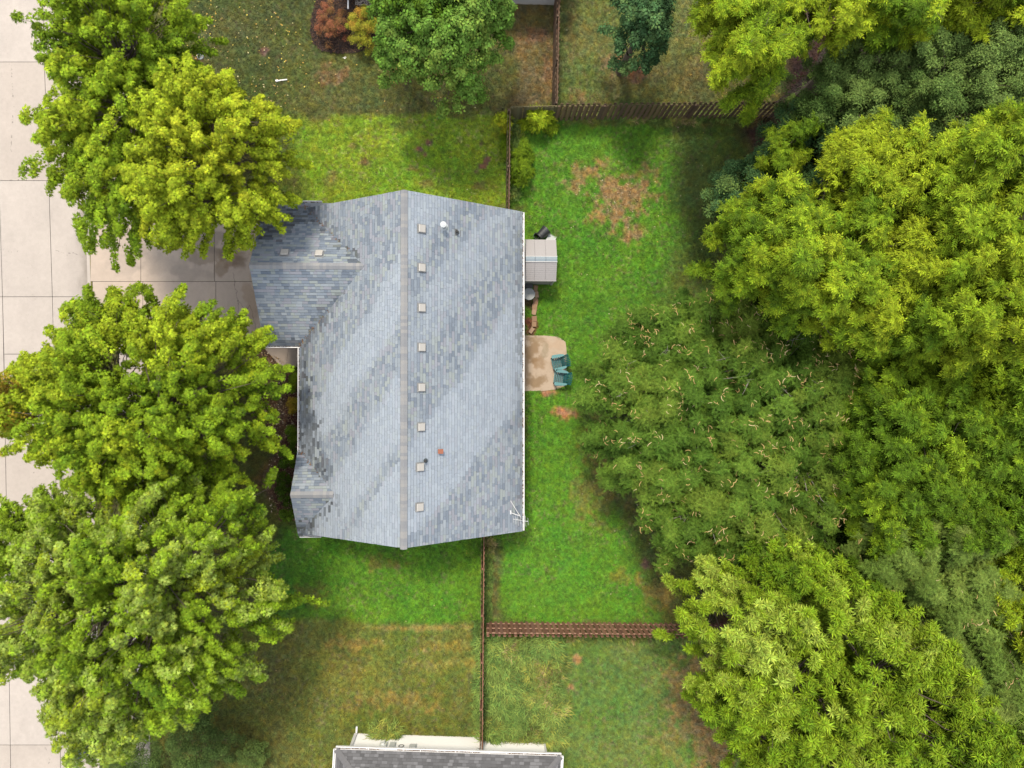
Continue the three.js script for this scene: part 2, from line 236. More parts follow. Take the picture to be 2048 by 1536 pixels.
{
  const street = structGroup('street');
  const rows = [-360, -115, 122, 360, 593, 828, 1063, 1280, 1492, 1720, 1950], cols = [-320, -210, -100, 0, KERB - 1];
  part('road_base', prism([G(sx(-360, -330), -360), ...rows.map(y => G(sx(y, KERB + 2), y)), G(sx(1950, -330), 1950)], -0.29, -0.13), jointMat, street);
  for (let r = 0; r < rows.length - 1; r++) for (let c = 0; c < cols.length - 1; c++) {
    const cuts = c === 2 && r === 4 ? [[593, 708], [708, 828]] : [[rows[r], rows[r + 1]]];
    for (const [a, b] of cuts) slab(street, [G(sx(a, cols[c]), a), G(sx(a, cols[c + 1]), a), G(sx(b, cols[c + 1]), b), G(sx(b, cols[c]), b)], -0.2, -0.1, streetMats[(r * 5 + c * 3) % 3]);
  }
  const kerb = structGroup('kerb');
  for (let r = 0; r < rows.length - 1; r++) for (let k = 0; k < 2; k++) {
    const a = rows[r] + (rows[r + 1] - rows[r]) * k / 2, b = rows[r] + (rows[r + 1] - rows[r]) * (k + 1) / 2, drive = b > 420 && a < 690;
    part('kerb_stone', prism(inset([G(sx(a, KERB), a), G(sx(a, KERB + 8), a), G(sx(b, KERB + 8), b), G(sx(b, KERB), b)], 0.006), -0.29, drive ? -0.02 : 0.03), concMats[2], kerb);
  }
  const walk = structGroup('pavement');
  const bed = [[-300, 446], [676, 1900]];
  for (const [y0, y1] of bed) { const n = Math.round((y1 - y0) / 60); for (let i = 0; i < n; i++) { const a = y0 + (y1 - y0) * i / n, b = y0 + (y1 - y0) * (i + 1) / n; slab(walk, [G(sx(a, WALK0), a), G(sx(a, WALK1), a), G(sx(b, WALK1), b), G(sx(b, WALK0), b)], -0.05, 0.022, concMats[i % 3], 0.008); } }
}
{ // driveway: its own stained map
  const W = 640, x0 = -22, z0 = -9.5, S = 14;
  const oil = [[470, 505, 34, 34, [150, 118, 86], .55], [480, 520, 20, 26, [120, 96, 70], .5], [415, 512, 40, 24, [150, 128, 104], .5], [440, 535, 16, 22, [150, 120, 84], .5], [405, 480, 60, 30, [140, 128, 118], .45], [380, 545, 60, 22, [168, 156, 146], .35], [330, 530, 60, 30, [176, 164, 154], .3], [500, 600, 18, 60, [196, 168, 138], .5], [495, 470, 30, 20, [170, 140, 110], .4], [250, 500, 50, 60, [186, 174, 164], .3]].map(([px, py, rx, ry, c, a]) => { const g = G(px, py); return [g[0], g[1], rx / 39.5, ry / 39.5, conc(...c), a]; });
  const cr = GP([[466, 545], [470, 570], [476, 600], [478, 640], [490, 660]]), cr2 = GP([[500, 610], [508, 640], [514, 670]]), cr3 = GP([[476, 600], [492, 622], [500, 610]]);
  const bc = conc(226, 208, 192);
  const m = tex(W, W, (i, j) => {
    const x = x0 + i / W * S, z = z0 + j / W * S, t = concreteTone(x, z) - 0.05 * sm(0.5, 0.7, fbm(x * 1.1, z * 1.1 + 7, 4)); let c = [bc[0] * t, bc[1] * t, bc[2] * t];
    for (const [ox, oz, rx, rz, oc, a] of oil) { const d = Math.hypot((x - ox) / rx, (z - oz) / rz), k = sm(0, 0.5, 1 - d + (fbm(x * 2.3 + 9, z * 2.3, 4) - 0.5) * 1.3) * a; c = c.map((v, n) => v + (oc[n] * t - v) * k); }
    for (const q of [cr, cr2, cr3]) for (let s = 0; s < q.length - 1; s++) { const [ax, az] = q[s], [bx, bz] = q[s + 1], ex = bx - ax, ez = bz - az, tt = clamp(((x - ax) * ex + (z - az) * ez) / (ex * ex + ez * ez)), w = (fbm(x * 6, z * 6, 2) - 0.5) * 0.16, d = Math.hypot(x - ax - ex * tt + w, z - az - ez * tt); if (d < 0.014) c = c.map(v => v * 0.6); }
    return c;
  });
  const dm = new THREE.MeshStandardMaterial({ map: m, roughness: 0.85 }); m.offset.set(-x0 / S, -z0 / S); m.repeat.set(1 / S, 1 / S);
  const drive = structGroup('driveway');
  part('joint_base', prism(inset(GP([[183, 446], [505, 446], [560, 560], [560, 676], [183, 676]]), 0.05), -0.02, 0.004), jointMat, drive);
  const ys = [446, 563, 676], xs = [[sx(500, KERB + 9), sx(600, KERB + 10)], [282, 286], [429, 432], [576, 576]];
  for (let r = 0; r < 2; r++) for (let c = 0; c < 3; c++) slab(drive, GP([[xs[c][r], ys[r]], [xs[c + 1][r], ys[r]], [xs[c + 1][r], ys[r + 1]], [xs[c][r], ys[r + 1]]]), -0.03, 0.02, dm, 0.011);
  const entry = structGroup('entry_walk');
  slab(entry, GP([[511, 677], [562, 734], [572, 734], [580, 677]]), -0.03, 0.018, dm, 0.006);
  slab(entry, GP([[580, 677], [572, 734], [640, 734], [640, 677]]), -0.03, 0.018, dm, 0.006);
}
{ // patio behind the house, stained and grown over at the rim
  const W = 384, [ax, az] = G(1020, 660), S = 3.6;
  const bc = conc(226, 204, 180), st = [[1060, 700, 26, 30, [168, 136, 98], .8], [1085, 725, 22, 18, [180, 146, 108], .7], [1066, 760, 26, 20, [168, 138, 100], .8], [1050, 730, 14, 50, [160, 130, 94], .6], [1110, 690, 26, 16, [222, 190, 158], .5], [1090, 705, 10, 24, [176, 160, 130], .6], [1070, 680, 26, 8, [176, 150, 116], .6]].map(([px, py, rx, ry, c, a]) => { const g = G(px, py); return [g[0], g[1], rx / 39.5, ry / 39.5, conc(...c), a]; });
  const m = tex(W, W, (i, j) => { const x = ax + i / W * S, z = az + j / W * S, t = concreteTone(x * 1.6 + 50, z * 1.6); let c = [bc[0] * t, bc[1] * t, bc[2] * t]; for (const [ox, oz, rx, rz, oc, a] of st) { const d = Math.hypot((x - ox) / rx, (z - oz) / rz), k = sm(0, 0.6, 1 - d + (fbm(x * 3.3 + 9, z * 3.3, 4) - 0.5) * 1.5) * a; c = c.map((v, n) => v + (oc[n] * t - v) * k); } return c; });
  m.offset.set(-ax / S, -az / S); m.repeat.set(1 / S, 1 / S);
  struct('patio', prism(patioPoly, -0.02, 0.03), new THREE.MeshStandardMaterial({ map: m, roughness: 0.9 }));
}
// planting beds: low mounds of soil under chips of mulch
const chipGeo = (() => { const g = new THREE.BoxGeometry(0.07, 0.012, 0.022); g.deleteAttribute('uv'); return g; })();
function bed(name, poly, y, soil, chips, n, seed) {
  const m = struct(name, prism(poly, -0.05, y), mat(soil, 0.98)); const r = rng(seed), L = [], xs = poly.map(p => p[0]), zs = poly.map(p => p[1]), x0 = Math.min(...xs), x1 = Math.max(...xs), z0 = Math.min(...zs), z1 = Math.max(...zs);
  let t = 0; while (L.length < n && t++ < n * 4) { const x = x0 + r() * (x1 - x0), z = z0 + r() * (z1 - z0); if (edge(poly, x, z) < -0.06 * r()) continue; const nrm = V3((r() - .5) * 1.1, 1, (r() - .5) * 1.1).normalize(), c = chips[(r() * chips.length) | 0], k = 0.6 + r() * 0.8; L.push([place(x, y + 0.01 + r() * 0.03, z, nrm, r() * 6.3, 0.6 + r() * 0.9), [c[0] * k, c[1] * k, c[2] * k]]); }
  instanced('mulch', chipGeo, mat(0xffffff, 0.95), L, m);
}
bed('mulch_bed', bedTop, 0.05, [0.019, 0.011, 0.009], [[0.028, 0.015, 0.012], [0.039, 0.022, 0.017], [0.019, 0.012, 0.011], [0.066, 0.033, 0.017]], 9000, 11);
bed('mulch_bed', bedEast, 0.05, [0.017, 0.011, 0.009], [[0.022, 0.014, 0.011], [0.033, 0.019, 0.015], [0.017, 0.011, 0.010]], 9000, 12);
bed('mulch_bed', bedHouse, 0.04, [0.036, 0.015, 0.012], [[0.072, 0.021, 0.015], [0.054, 0.018, 0.012], [0.096, 0.042, 0.024], [0.120, 0.078, 0.042]], 5000, 13);

// ---------------------------------------------------------------- houses
const shingleMat = new THREE.MeshStandardMaterial({ vertexColors: true, roughness: 0.92 });
const capMats = [[.158, .165, .178], [.175, .178, .186], [.148, .155, .17], [.185, .186, .19]].map(c => mat(c, 0.93));
const whiteMat = mat([0.55, 0.55, 0.56], 0.45), deckMat = mat([0.15, 0.165, 0.185], 0.9);
function tabGeo(P, C, O, U, Vv, N, u0, u1, v0, v1, t, col, band) {   // one shingle tab, a thin slab with an open joint above it
  const at = (u, v, n) => [O.x + U.x * u + Vv.x * v + N.x * n, O.y + U.y * u + Vv.y * v + N.y * n, O.z + U.z * u + Vv.z * v + N.z * n];
  const vm = v1 - band, tm = t * 0.85;
  const a = at(u0, v0, t), b = at(u1, v0, t), c = at(u1, vm, tm), d = at(u0, vm, tm), a0 = at(u0, v0, -0.004), b0 = at(u1, v0, -0.004), c0 = at(u1, vm, -0.004), d0 = at(u0, vm, -0.004);
  const put = q => { quad(P, ...q); for (let i = 0; i < 6; i++) C.push(col[0], col[1], col[2]); };
  put([a, b, c, d]); put([a0, b0, b, a]); put([d, c, c0, d0]); put([a0, a, d, d0]); put([b, b0, c0, c]);
}
// rows of shingles on one slope; lim(v) gives the ends of a row, tone(u, v) the colour, keep(u, v) whether to build
function shingles(O, U, Vv, slope, expo, lim, tone, keep, wmin, wmax, seed, single, P, C, thick = 0.008) {
  const r = rng(seed), N = U.clone().cross(Vv); if (N.y < 0) N.negate(); const flip = U.clone().cross(Vv).y < 0;
  const rows = Math.floor(slope / expo);
  for (let i = 0; i < rows; i++) {
    const v0 = i * expo, v1 = v0 + expo, [l0, l1] = lim(v0 + expo / 2); let u = l0 - r() * wmax;
    while (u < l1) {
      const w = wmin + r() * r() * 1.5 * (wmax - wmin), a = Math.max(u, l0), b = Math.min(u + w - 0.004, l1); u += w; if (b - a < 0.02) continue;
      const um = (a + b) / 2, t = thick * (r() < 0.5 ? 1 : 1.5); if (!keep(um, v0 + expo / 2)) { r(); continue; }
      const col = tone(um, v0 + expo / 2, r()), one = single(i, rows);
      const Q = one ? [] : P, D = one ? [] : C;
      if (flip) tabGeo(Q, D, O, U.clone().negate(), Vv, N, -b, -a, v0, v1, t, col, 0.015); else tabGeo(Q, D, O, U, Vv, N, a, b, v0, v1, t, col, 0.015);
      if (one) one(Q, D);
    }
  }
}
function deckSlab(O, U, len, Vv, slope, th) {           // roof boards under the shingles
  const N = U.clone().cross(Vv); if (N.y < 0) N.negate(); const at = (u, v, n) => [O.x + U.x * u + Vv.x * v + N.x * n, O.y + U.y * u + Vv.y * v + N.y * n, O.z + U.z * u + Vv.z * v + N.z * n], P = [];
  const t = [at(0, 0, -0.006), at(len, 0, -0.006), at(len, slope, -0.006), at(0, slope, -0.006)], b = [at(0, 0, -th), at(len, 0, -th), at(len, slope, -th), at(0, slope, -th)];
  quad(P, ...t); quad(P, b[3], b[2], b[1], b[0]); for (let i = 0; i < 4; i++) { const j = (i + 1) % 4; quad(P, t[j], t[i], b[i], b[j]); }
  return flat(P);
}
function capGeo(len, half, drop) {                       // a folded ridge shingle along +z, ridge line at y = 0
  const P = [], t = 0.012, y = k => -Math.abs(k) * drop;
  for (const s of [-1, 1]) { const a = [0, t, 0], b = [s * half, y(half) + t * 0.8, 0], c = [s * half, y(half), len], d = [0, 0.002, len]; s < 0 ? quad(P, a, d, c, b) : quad(P, a, b, c, d); const a0 = [0, -0.01, 0], b0 = [s * half, y(half) - 0.012, 0], c0 = [s * half, y(half) - 0.012, len]; quad(P, a0, b0, b, a); quad(P, b0, c0, c, b); }
  return flat(P);
}
function gutterGeo(a, b, out, w = 0.125, h = 0.11) {     // open trough from a to b; out = horizontal direction away from the wall
  const A = V3(...a), B = V3(...b), d = B.clone().sub(A), L = d.length(); d.normalize(); const o = V3(...out), list = [];
  const seg = (x0, x1, y0, y1) => { const g = new THREE.BoxGeometry(x1 - x0, y1 - y0, L); g.deleteAttribute('uv'); g.translate((x0 + x1) / 2, (y0 + y1) / 2, L / 2); list.push(g); };
  seg(0, w, -h, -h + 0.006); seg(0, 0.018, -h + 0.007, 0); seg(w - 0.034, w, -0.014, 0.004); seg(w - 0.008, w - 0.001, -h + 0.007, -0.015);
  for (const z of [0.003, L - 0.006]) { const g = new THREE.BoxGeometry(w - 0.004, h - 0.02, 0.006); g.deleteAttribute('uv'); g.translate(w / 2, -h / 2, z); list.push(g); }
  for (let z = 0.7; z < L - 0.2; z += 0.8) { const g = new THREE.BoxGeometry(w - 0.05, 0.008, 0.025); g.deleteAttribute('uv'); g.translate(w / 2 - 0.008, -0.012, z); list.push(g); }
  const g = merge(list), y = V3(0, 1, 0), m = new THREE.Matrix4().makeBasis(o, y, d); if (m.determinant() < 0) { g.scale(1, 1, -1); g.translate(0, 0, L); m.makeBasis(o, y, d.clone().negate()); m.setPosition(B.clone().addScaledVector(d, 0)); const q = g; q.applyMatrix4(m); q.translate(-d.x * 0, 0, 0); const c = new THREE.Box3().setFromBufferAttribute(q.attributes.position), want = A.clone().add(B).multiplyScalar(.5).addScaledVector(o, w / 2), have = c.getCenter(V3(0, 0, 0)); q.translate(d.x * (want.x - have.x) * d.x, 0, d.z * (want.z - have.z) * d.z); return flip(q); }
  m.setPosition(A); g.applyMatrix4(m); return g;
}
function flip(g) { const p = g.attributes.position, a = p.array; for (let i = 0; i < a.length; i += 9) for (let k = 0; k < 3; k++) { const t = a[i + 3 + k]; a[i + 3 + k] = a[i + 6 + k]; a[i + 6 + k] = t; } g.computeVertexNormals(); return g; }
function sidingGeo(a, b, y0, y1, out, gable) {           // lapped boards on one wall from a to b; gable: (x along 0..1) -> top
  const A = V3(...a), B = V3(...b), d = B.clone().sub(A), L = d.length(); d.normalize(); const o = V3(...out), P = [], step = 0.115;
  const at = (u, y, n) => [A.x + d.x * u + o.x * n, y, A.z + d.z * u + o.z * n];
  const cw = d.clone().cross(V3(0, 1, 0)).dot(o) > 0;
  for (let y = y0; y < y1 - 0.01; y += step) {
    const yt = Math.min(y + step, y1); let u0 = 0, u1 = L; if (gable) { const [g0, g1] = gable(yt); u0 = g0; u1 = g1; } if (u1 - u0 < 0.05) break;
    const q = [at(u0, y, 0.018), at(u1, y, 0.018), at(u1, yt, 0.005), at(u0, yt, 0.005)], e = [at(u0, y, 0.004), at(u1, y, 0.004), at(u1, y, 0.018), at(u0, y, 0.018)];
    if (cw) { quad(P, q[3], q[2], q[1], q[0]); quad(P, e[3], e[2], e[1], e[0]); } else { quad(P, ...q); quad(P, ...e); }
  }
  return flat(P);
}
// --- the house in the middle
{
  const H = HOUSE, p = H.pitch, cs = 1 / Math.hypot(1, p), sn = p * cs, half = (H.x1 - H.x0) / 2, ridgeY = H.eave + half * p, slope = half / cs, len = H.z1 - H.z0;
  const root = thing('house', 'single storey house with grey shingled gable roof in the middle of the picture', 'house', [-3.2, 0, -1]);
  // walls
  const core = merge([box(-7.98, 1.48, 0.02, 2.55, -8.03, 6.18), box(-9.58, -7.98, 0.02, 2.55, -8.33, -2.52), box(-8.1, -7.98, 0.02, 2.55, 3.1, 6.15)].map(g => { g.deleteAttribute('uv'); return g; }));
  const wall = wpart('wall', core, mat([0.25, 0.24, 0.21], 0.8), root);
  const sidMat = mat([0.34, 0.32, 0.28], 0.6);
  const tri = (z, x0, x1, xr) => y => y < H.eave - 0.12 ? [0, x1 - x0] : [Math.max(0, (y - H.eave + 0.12) / p), Math.min(x1 - x0, x1 - x0 - (y - H.eave + 0.12) / p)];
  part('siding', merge([
    sidingGeo([-8, 0, -8.05], [1.5, 0, -8.05], 0.25, ridgeY - 0.3, [0, 0, -1], tri(0, -8, 1.5)), sidingGeo([-8, 0, 6.2], [1.5, 0, 6.2], 0.25, ridgeY - 0.3, [0, 0, 1], tri(0, -8, 1.5)),
    sidingGeo([1.5, 0, -8.05], [1.5, 0, 6.2], 0.25, 2.55, [1, 0, 0]), sidingGeo([-8, 0, -2.5], [-8, 0, 6.2], 0.25, 2.55, [-1, 0, 0]), sidingGeo([-9.6, 0, -8.35], [-9.6, 0, -2.5], 2.35, 4.5, [-1, 0, 0], tri(0, -8.35, -2.5)),
    sidingGeo([-9.6, 0, -2.5], [-8, 0, -2.5], 0.25, 2.55, [0, 0, 1]), sidingGeo([-9.6, 0, -8.35], [-8, 0, -8.35], 0.25, 2.55, [0, 0, -1])]), sidMat, wall);
  const gd = wpart('garage_door', box(-9.66, -9.61, 0.03, 2.25, -7.9, -2.95), whiteMat, root);
  for (let r = 0; r < 4; r++) for (let c = 0; c < 5; c++) part('door_panel', box(-9.68, -9.662, 0.1 + r * 0.54, 0.54 + r * 0.54, -7.8 + c * 0.97, -6.98 + c * 0.97), whiteMat, gd);
  const glass = mat([0.05, 0.06, 0.07], 0.08);
  for (const [x, z0, z1, y0, y1, s] of [[1.5, -5.2 + 8, 4.2, 0.9, 2.1, 1], [1.5, -2.3, -0.4, 0.05, 2.1, 1], [-8.1, 3.7, 5.4, 0.8, 2.2, -1], [-8, 0.2, 1.7, 0.9, 2.2, -1]]) { const f = wpart('window', box(Math.min(x, x + s * 0.05), Math.max(x, x + s * 0.05), y0, y1, z0, z1), whiteMat, root); part('pane', box(Math.min(x + s * .052, x + s * 0.06), Math.max(x + s * .052, x + s * 0.06), y0 + 0.07, y1 - 0.07, z0 + 0.07, z1 - 0.07), glass, f); }
  const fd = wpart('front_door', box(-8.05, -8.02, 0.1, 2.1, -1.7, -0.8), mat([0.2, 0.06, 0.04], 0.5), root); part('handle', rod([-8.06, 1.0, -0.9], [-8.1, 1.0, -0.9], 0.025), mat([0.5, 0.45, 0.3], 0.3, { metalness: 1 }), fd);
  // roof boards
  const e = H.eave, W = V3(cs, sn, 0), Ee = V3(-cs, sn, 0), Z = V3(0, 0, 1), X = V3(1, 0, 0);
  const faces = {
    west: [V3(H.x0, e, H.z0), Z, W, slope, len], east: [V3(H.x1, e, H.z0), Z, Ee, slope, len],
    garN: [V3(GAR.x0, e, GAR.z0), X, V3(0, sn, cs), (GAR.rz - GAR.z0) / cs, 5.2], garS: [V3(GAR.x0, e, GAR.z1), X, V3(0, sn, -cs), (GAR.z1 - GAR.rz) / cs, 5.2],
    bayN: [V3(BAY.x0, e, BAY.z0), X, V3(0, sn, cs), (BAY.rz - BAY.z0) / cs, 2.4], bayS: [V3(BAY.x0, e - 0.13, BAY.z1), X, V3(0, sn, -cs), (BAY.z1 - BAY.rz) / cs, 2.4],
  };
  const hMain = (x) => x < H.rx ? e + (x - H.x0) * p : e + (H.x1 - x) * p;
  const hGar = z => z < GAR.rz ? e + (z - GAR.z0) * p : e + (GAR.z1 - z) * p, hBay = z => z < BAY.rz ? e + (z - BAY.z0) * p : e - 0.13 + (BAY.z1 - z) * p;
  const roof = wpart('roof', merge([deckSlab(...[faces.west[0], Z, len, W, slope, 0.07]), deckSlab(faces.east[0], Z, len, Ee, slope, 0.07), deckSlab(faces.garN[0], X, 4.9, faces.garN[2], faces.garN[3], 0.07), deckSlab(faces.garS[0], X, 4.9, faces.garS[2], faces.garS[3], 0.07), deckSlab(faces.bayN[0], X, 1.9, faces.bayN[2], faces.bayN[3], 0.06), deckSlab(faces.bayS[0], X, 1.9, faces.bayS[2], faces.bayS[3], 0.06)]), deckMat, root);
  // shingle colours: a blend of blue-grey, mid grey and pale green-grey bundles; algae and moss stains where water gathers
  const pal = [[0.119, 0.148, 0.192], [0.143, 0.174, 0.213], [0.171, 0.201, 0.233], [0.196, 0.226, 0.258], [0.099, 0.125, 0.166], [0.196, 0.225, 0.223], [0.182, 0.191, 0.229]];
  const stains = [];
  const stainPx = (pts, h, amt) => stains.push({ poly: GP(pts, h), amt });
  stainPx([[530, 405], [612, 402], [640, 425], [640, 440], [610, 440], [590, 460], [565, 478], [536, 480], [515, 478]], 3.4, 1);
  stainPx([[590, 405], [612, 405], [690, 490], [725, 525], [718, 530], [650, 460]], 3.6, .9);
  stainPx([[520, 664], [548, 668], [585, 678], [612, 676], [608, 694], [520, 694]], 2.8, .85);
  stainPx([[600, 690], [612, 676], [690, 590], [696, 596], [620, 690], [616, 740], [600, 750]], 3.0, .7);
  stainPx([[596, 720], [612, 720], [618, 800], [640, 850], [640, 900], [665, 950], [655, 955], [622, 915], [596, 905]], 3.0, 1);
  stainPx([[598, 1030], [612, 1040], [650, 1025], [668, 1000], [676, 1002], [640, 1045], [614, 1072], [598, 1072]], 2.9, 1);
  stainPx([[1034, 430], [1049, 430], [1046, 1060], [1036, 1060]], 2.75, .55);
  stainPx([[820, 560], [834, 560], [832, 1000], [820, 1000]], 6.0, .12);
  const tone = (face, P0, U, Vv) => (u, v, q) => {
    const x = P0.x + U.x * u + Vv.x * v, z = P0.z + U.z * u + Vv.z * v, r = h2((u * 91) | 0, (v * 97 + face * 31) | 0), r2 = h2((u * 53 + 7) | 0, (v * 71 + face * 13) | 0);
    // bundles laid in diagonal runs: some runs even and pale, others mottled
    const q1 = z + (face === 1 ? 1.25 : 1.5) * x + (fbm(x * .5, z * .5, 2) - .5) * 1.6, run = fbm(q1 * .42 + face * 9.3, x * .12 + z * .05 + face * 3, 2), mott = face > 1 ? 1 : sm(0.40, 0.62, run), lump = vn(u * 0.9 + face * 5, v * 2.2);
    let c = pal[(r * pal.length) | 0]; const pale = [.196, .228, .272], k = 0.20 + (face > 1 ? 0.68 : 0.55) * mott + 0.15 * (lump - .5); c = c.map((t, n) => pale[n] + (t - pale[n]) * k);
    let s = 0; for (const t of stains) { const d = edge(t.poly, x + (vn(x * 5, z * 5) - .5) * 0.5, z + (vn(x * 5 + 9, z * 5) - .5) * 0.5); s = Math.max(s, sm(-0.30, 0.22, d + (r2 - 0.5) * 0.6) * t.amt); }
    const b = (0.90 + 0.14 * r2) * (1.03 - 0.13 * mott); c = c.map((t, n) => t * b * (1 - s * (0.45 + 0.4 * r)) + s * [.006, .008, .010][n]); return c;
  };
  const P = [], C = [];
  const ones = (Q, D) => part('shingle', flat(Q, D), shingleMat, roof);
  const none = () => null, top2 = (i, n) => i >= n - 2 ? ones : null;
  const mk = (name, id, lim, keep, sing) => { const [O, U, Vv, sl] = faces[name]; shingles(O, U, Vv, sl, 0.143, lim, tone(id, O, U, Vv), keep, 0.14, 0.42, 100 + id, sing, P, C, 0.018); };
  const wp = (n, u, v) => { const [O, U, Vv] = faces[n]; return [O.x + U.x * u + Vv.x * v, O.z + U.z * u + Vv.z * v]; };
  mk('west', 0, () => [0, len], (u, v) => { const [x, z] = wp('west', u, v), y = hMain(x); return !(z > GAR.z0 && z < GAR.z1 && hGar(z) > y + 0.12) && !(z > BAY.z0 && z < BAY.z1 && hBay(z) > y + 0.12); }, top2);
  mk('east', 1, () => [0, len], () => true, top2);
  for (const [n, id] of [['garN', 2], ['garS', 3]]) mk(n, id, () => [0, 5.2], (u, v) => { const [x, z] = wp(n, u, v); return x < H.x0 || hGar(z) > hMain(x) - 0.12; }, none);
  for (const [n, id] of [['bayN', 4], ['bayS', 5]]) mk(n, id, () => [0, 2.4], (u, v) => { const [x, z] = wp(n, u, v); return x < H.x0 || hBay(z) > hMain(x) - 0.12; }, none);
  part('shingle_field', flat(P, C), shingleMat, roof).userData.kind = 'stuff';
  // ridge caps
  const cg = capGeo(0.175, 0.145, p), r = rng(5);
  for (let z = H.z0, i = 0; z < H.z1 - 0.1; z += 0.143, i++) { const m = part('ridge_cap', cg, capMats[(r() * 4) | 0], roof, [H.rx, ridgeY + 0.044, z]); m.rotation.y = 0; }
  for (let x = GAR.x0; x < -5.15; x += 0.143) { const m = part('ridge_cap', cg, capMats[(r() * 4) | 0], roof, [x, e + (GAR.rz - GAR.z0) * p + 0.044, GAR.rz]); m.rotation.y = Math.PI / 2; }
  for (let x = BAY.x0; x < -6.62; x += 0.143) { const m = part('ridge_cap', cg, capMats[(r() * 4) | 0], roof, [x, e + (BAY.rz - BAY.z0) * p + 0.044, BAY.rz]); m.rotation.y = Math.PI / 2; }
  // valley litter, fascia, soffit, gutters
  const fas = (a, b, c, d, f, g) => box(a, b, c, d, f, g);
  wpart('fascia', merge([fas(H.x0 + 0.02, H.x0 + 0.05, e - 0.2, e - 0.03, GAR.z1 + 0.01, BAY.z0), fas(H.x1 - 0.05, H.x1 - 0.02, e - 0.2, e - 0.03, H.z0 + 0.02, H.z1 - 0.02), fas(GAR.x0 + 0.02, H.x0, e - 0.2, e - 0.03, GAR.z0 + 0.02, GAR.z0 + 0.05), fas(GAR.x0 + 0.02, H.x0, e - 0.2, e - 0.03, GAR.z1 - 0.05, GAR.z1 - 0.02)]), whiteMat, root);
  wpart('soffit', merge([box(H.x0 + 0.06, -8.0, e - 0.21, e - 0.195, GAR.z1, BAY.z0), box(1.5, H.x1 - 0.06, e - 0.21, e - 0.195, H.z0 + .02, H.z1 - .02), box(GAR.x0 + .02, H.x0, e - .21, e - .195, GAR.z0 + .05, GAR.z1 - .05)]), whiteMat, root);
  const gy = e - 0.035;
  for (const [a, b, o] of [[[H.x1 - 0.02, gy, H.z0 + .02], [H.x1 - 0.02, gy, H.z1 - .02], [1, 0, 0]], [[H.x0 + 0.02, gy, GAR.z1 + 0.12], [H.x0 + 0.02, gy, BAY.z0 + .1], [-1, 0, 0]], [[GAR.x0 + .02, gy, GAR.z1 - .02], [H.x0 + .0, gy, GAR.z1 - .02], [0, 0, 1]], [[GAR.x0 + .02, gy, GAR.z0 + .02], [-7.4, gy, GAR.z0 + .02], [0, 0, -1]], [[BAY.x0 + .05, gy - .13, BAY.z1 - .02], [-7.42, gy - .13, BAY.z1 - .02], [0, 0, 1]]]) wpart('gutter', gutterGeo(a, b, o), whiteMat, root);
  for (const [x, z, y] of [[H.x1 - 0.12, H.z0 + 0.5, 2.5], [H.x1 - 0.12, H.z1 - 0.5, 2.5]]) wpart('downspout', box(1.505, 1.58, 0.1, y - .1, z - .04, z + .04), whiteMat, root);
  // box vents
  const ventTop = mat([0.27, 0.262, 0.25], 0.55), flange = mat([0.15, 0.155, 0.16], 0.6);
  const onE = (px, py) => { let h = 5.6, q; for (let i = 0; i < 6; i++) { q = G(px, py, h); h = hMain(q[0]); } return [q[0], h, q[1]]; };
  const vent = (pos, tiltAxis, ang) => {
    const v = part('roof_vent', (() => { const g = new THREE.BoxGeometry(0.40, 0.012, 0.40); g.translate(0, 0.034, 0); return g; })(), flange, root, [pos[0] - root.position.x, pos[1] - root.position.y, pos[2] - root.position.z]);
    v.rotation[tiltAxis] = ang;
    const s = 0.125, t = 0.16, Pp = [], b = [[-s, .022, -s], [s, .022, -s], [s, .022, s], [-s, .022, s]], h = [[-t, .09, -t], [t, .09, -t], [t, .09, t], [-t, .09, t]], h2_ = [[-t, .125, -t], [t, .125, -t], [t, .125, t], [-t, .125, t]], k = [[-t + .02, .14, -t + .02], [t - .02, .14, -t + .02], [t - .02, .14, t - .02], [-t + .02, .14, t - .02]];
    const ring = (A, B) => { for (let i = 0; i < 4; i++) { const j = (i + 1) % 4; quad(Pp, A[i], B[i], B[j], A[j]); } }; ring(h, h2_); ring(h2_, k); quad(Pp, k[3], k[2], k[1], k[0]); quad(Pp, ...h);
    part('hood', flat(Pp), ventTop, v); const Q = []; for (let i = 0; i < 4; i++) { const j = (i + 1) % 4; quad(Q, b[i], h[i], h[j], b[j]); } part('throat', flat(Q), flange, v);
  };
  const angE = -Math.atan(p);
  for (const [px, py] of [[842, 458], [842, 536], [842, 616], [842, 695], [841.5, 775], [841, 854], [839, 934], [838, 1014]]) vent(onE(px, py), 'z', angE);
  for (const [px, py] of [[571, 508], [640, 510]]) { const q = G(px, py, 4.4); vent([q[0], hGar(q[1]), q[1]], 'x', -Math.atan(p)); }
  // plumbing and flue pipes
  const pipe = (px, py, rad, hh, mt, cap, flash) => { const q = onE(px, py); const v = wpart('vent_pipe', rod([q[0], q[1] - 0.1, q[2]], [q[0], q[1] + hh, q[2]], rad, 12), mt, root); const g = new THREE.CircleGeometry(rad * 0.98, 12); g.rotateX(-Math.PI / 2); g.translate(q[0], q[1] + hh - 0.01, q[2]); g.deleteAttribute('uv'); part('pipe_mouth', g, mat([.02, .02, .02], .9), v); if (flash) { const f = bar([q[0] - .17 * cs, q[1] + .17 * sn + .02, q[2]], [q[0] + .2 * cs, q[1] - .2 * sn + .02, q[2]], 0.3, 0.008); part('flashing', f, flash, v); const cone = new THREE.CylinderGeometry(rad * 1.15, rad * 2.1, 0.12, 14, 1, true); cone.translate(q[0], q[1] + 0.08, q[2]); part('collar', cone, flash, v); } if (cap) { const c = new THREE.CylinderGeometry(rad * 0.4, rad * 1.9, 0.09, 16); c.translate(q[0], q[1] + hh + 0.07, q[2]); part('rain_cap', c, cap, v); } return q; };
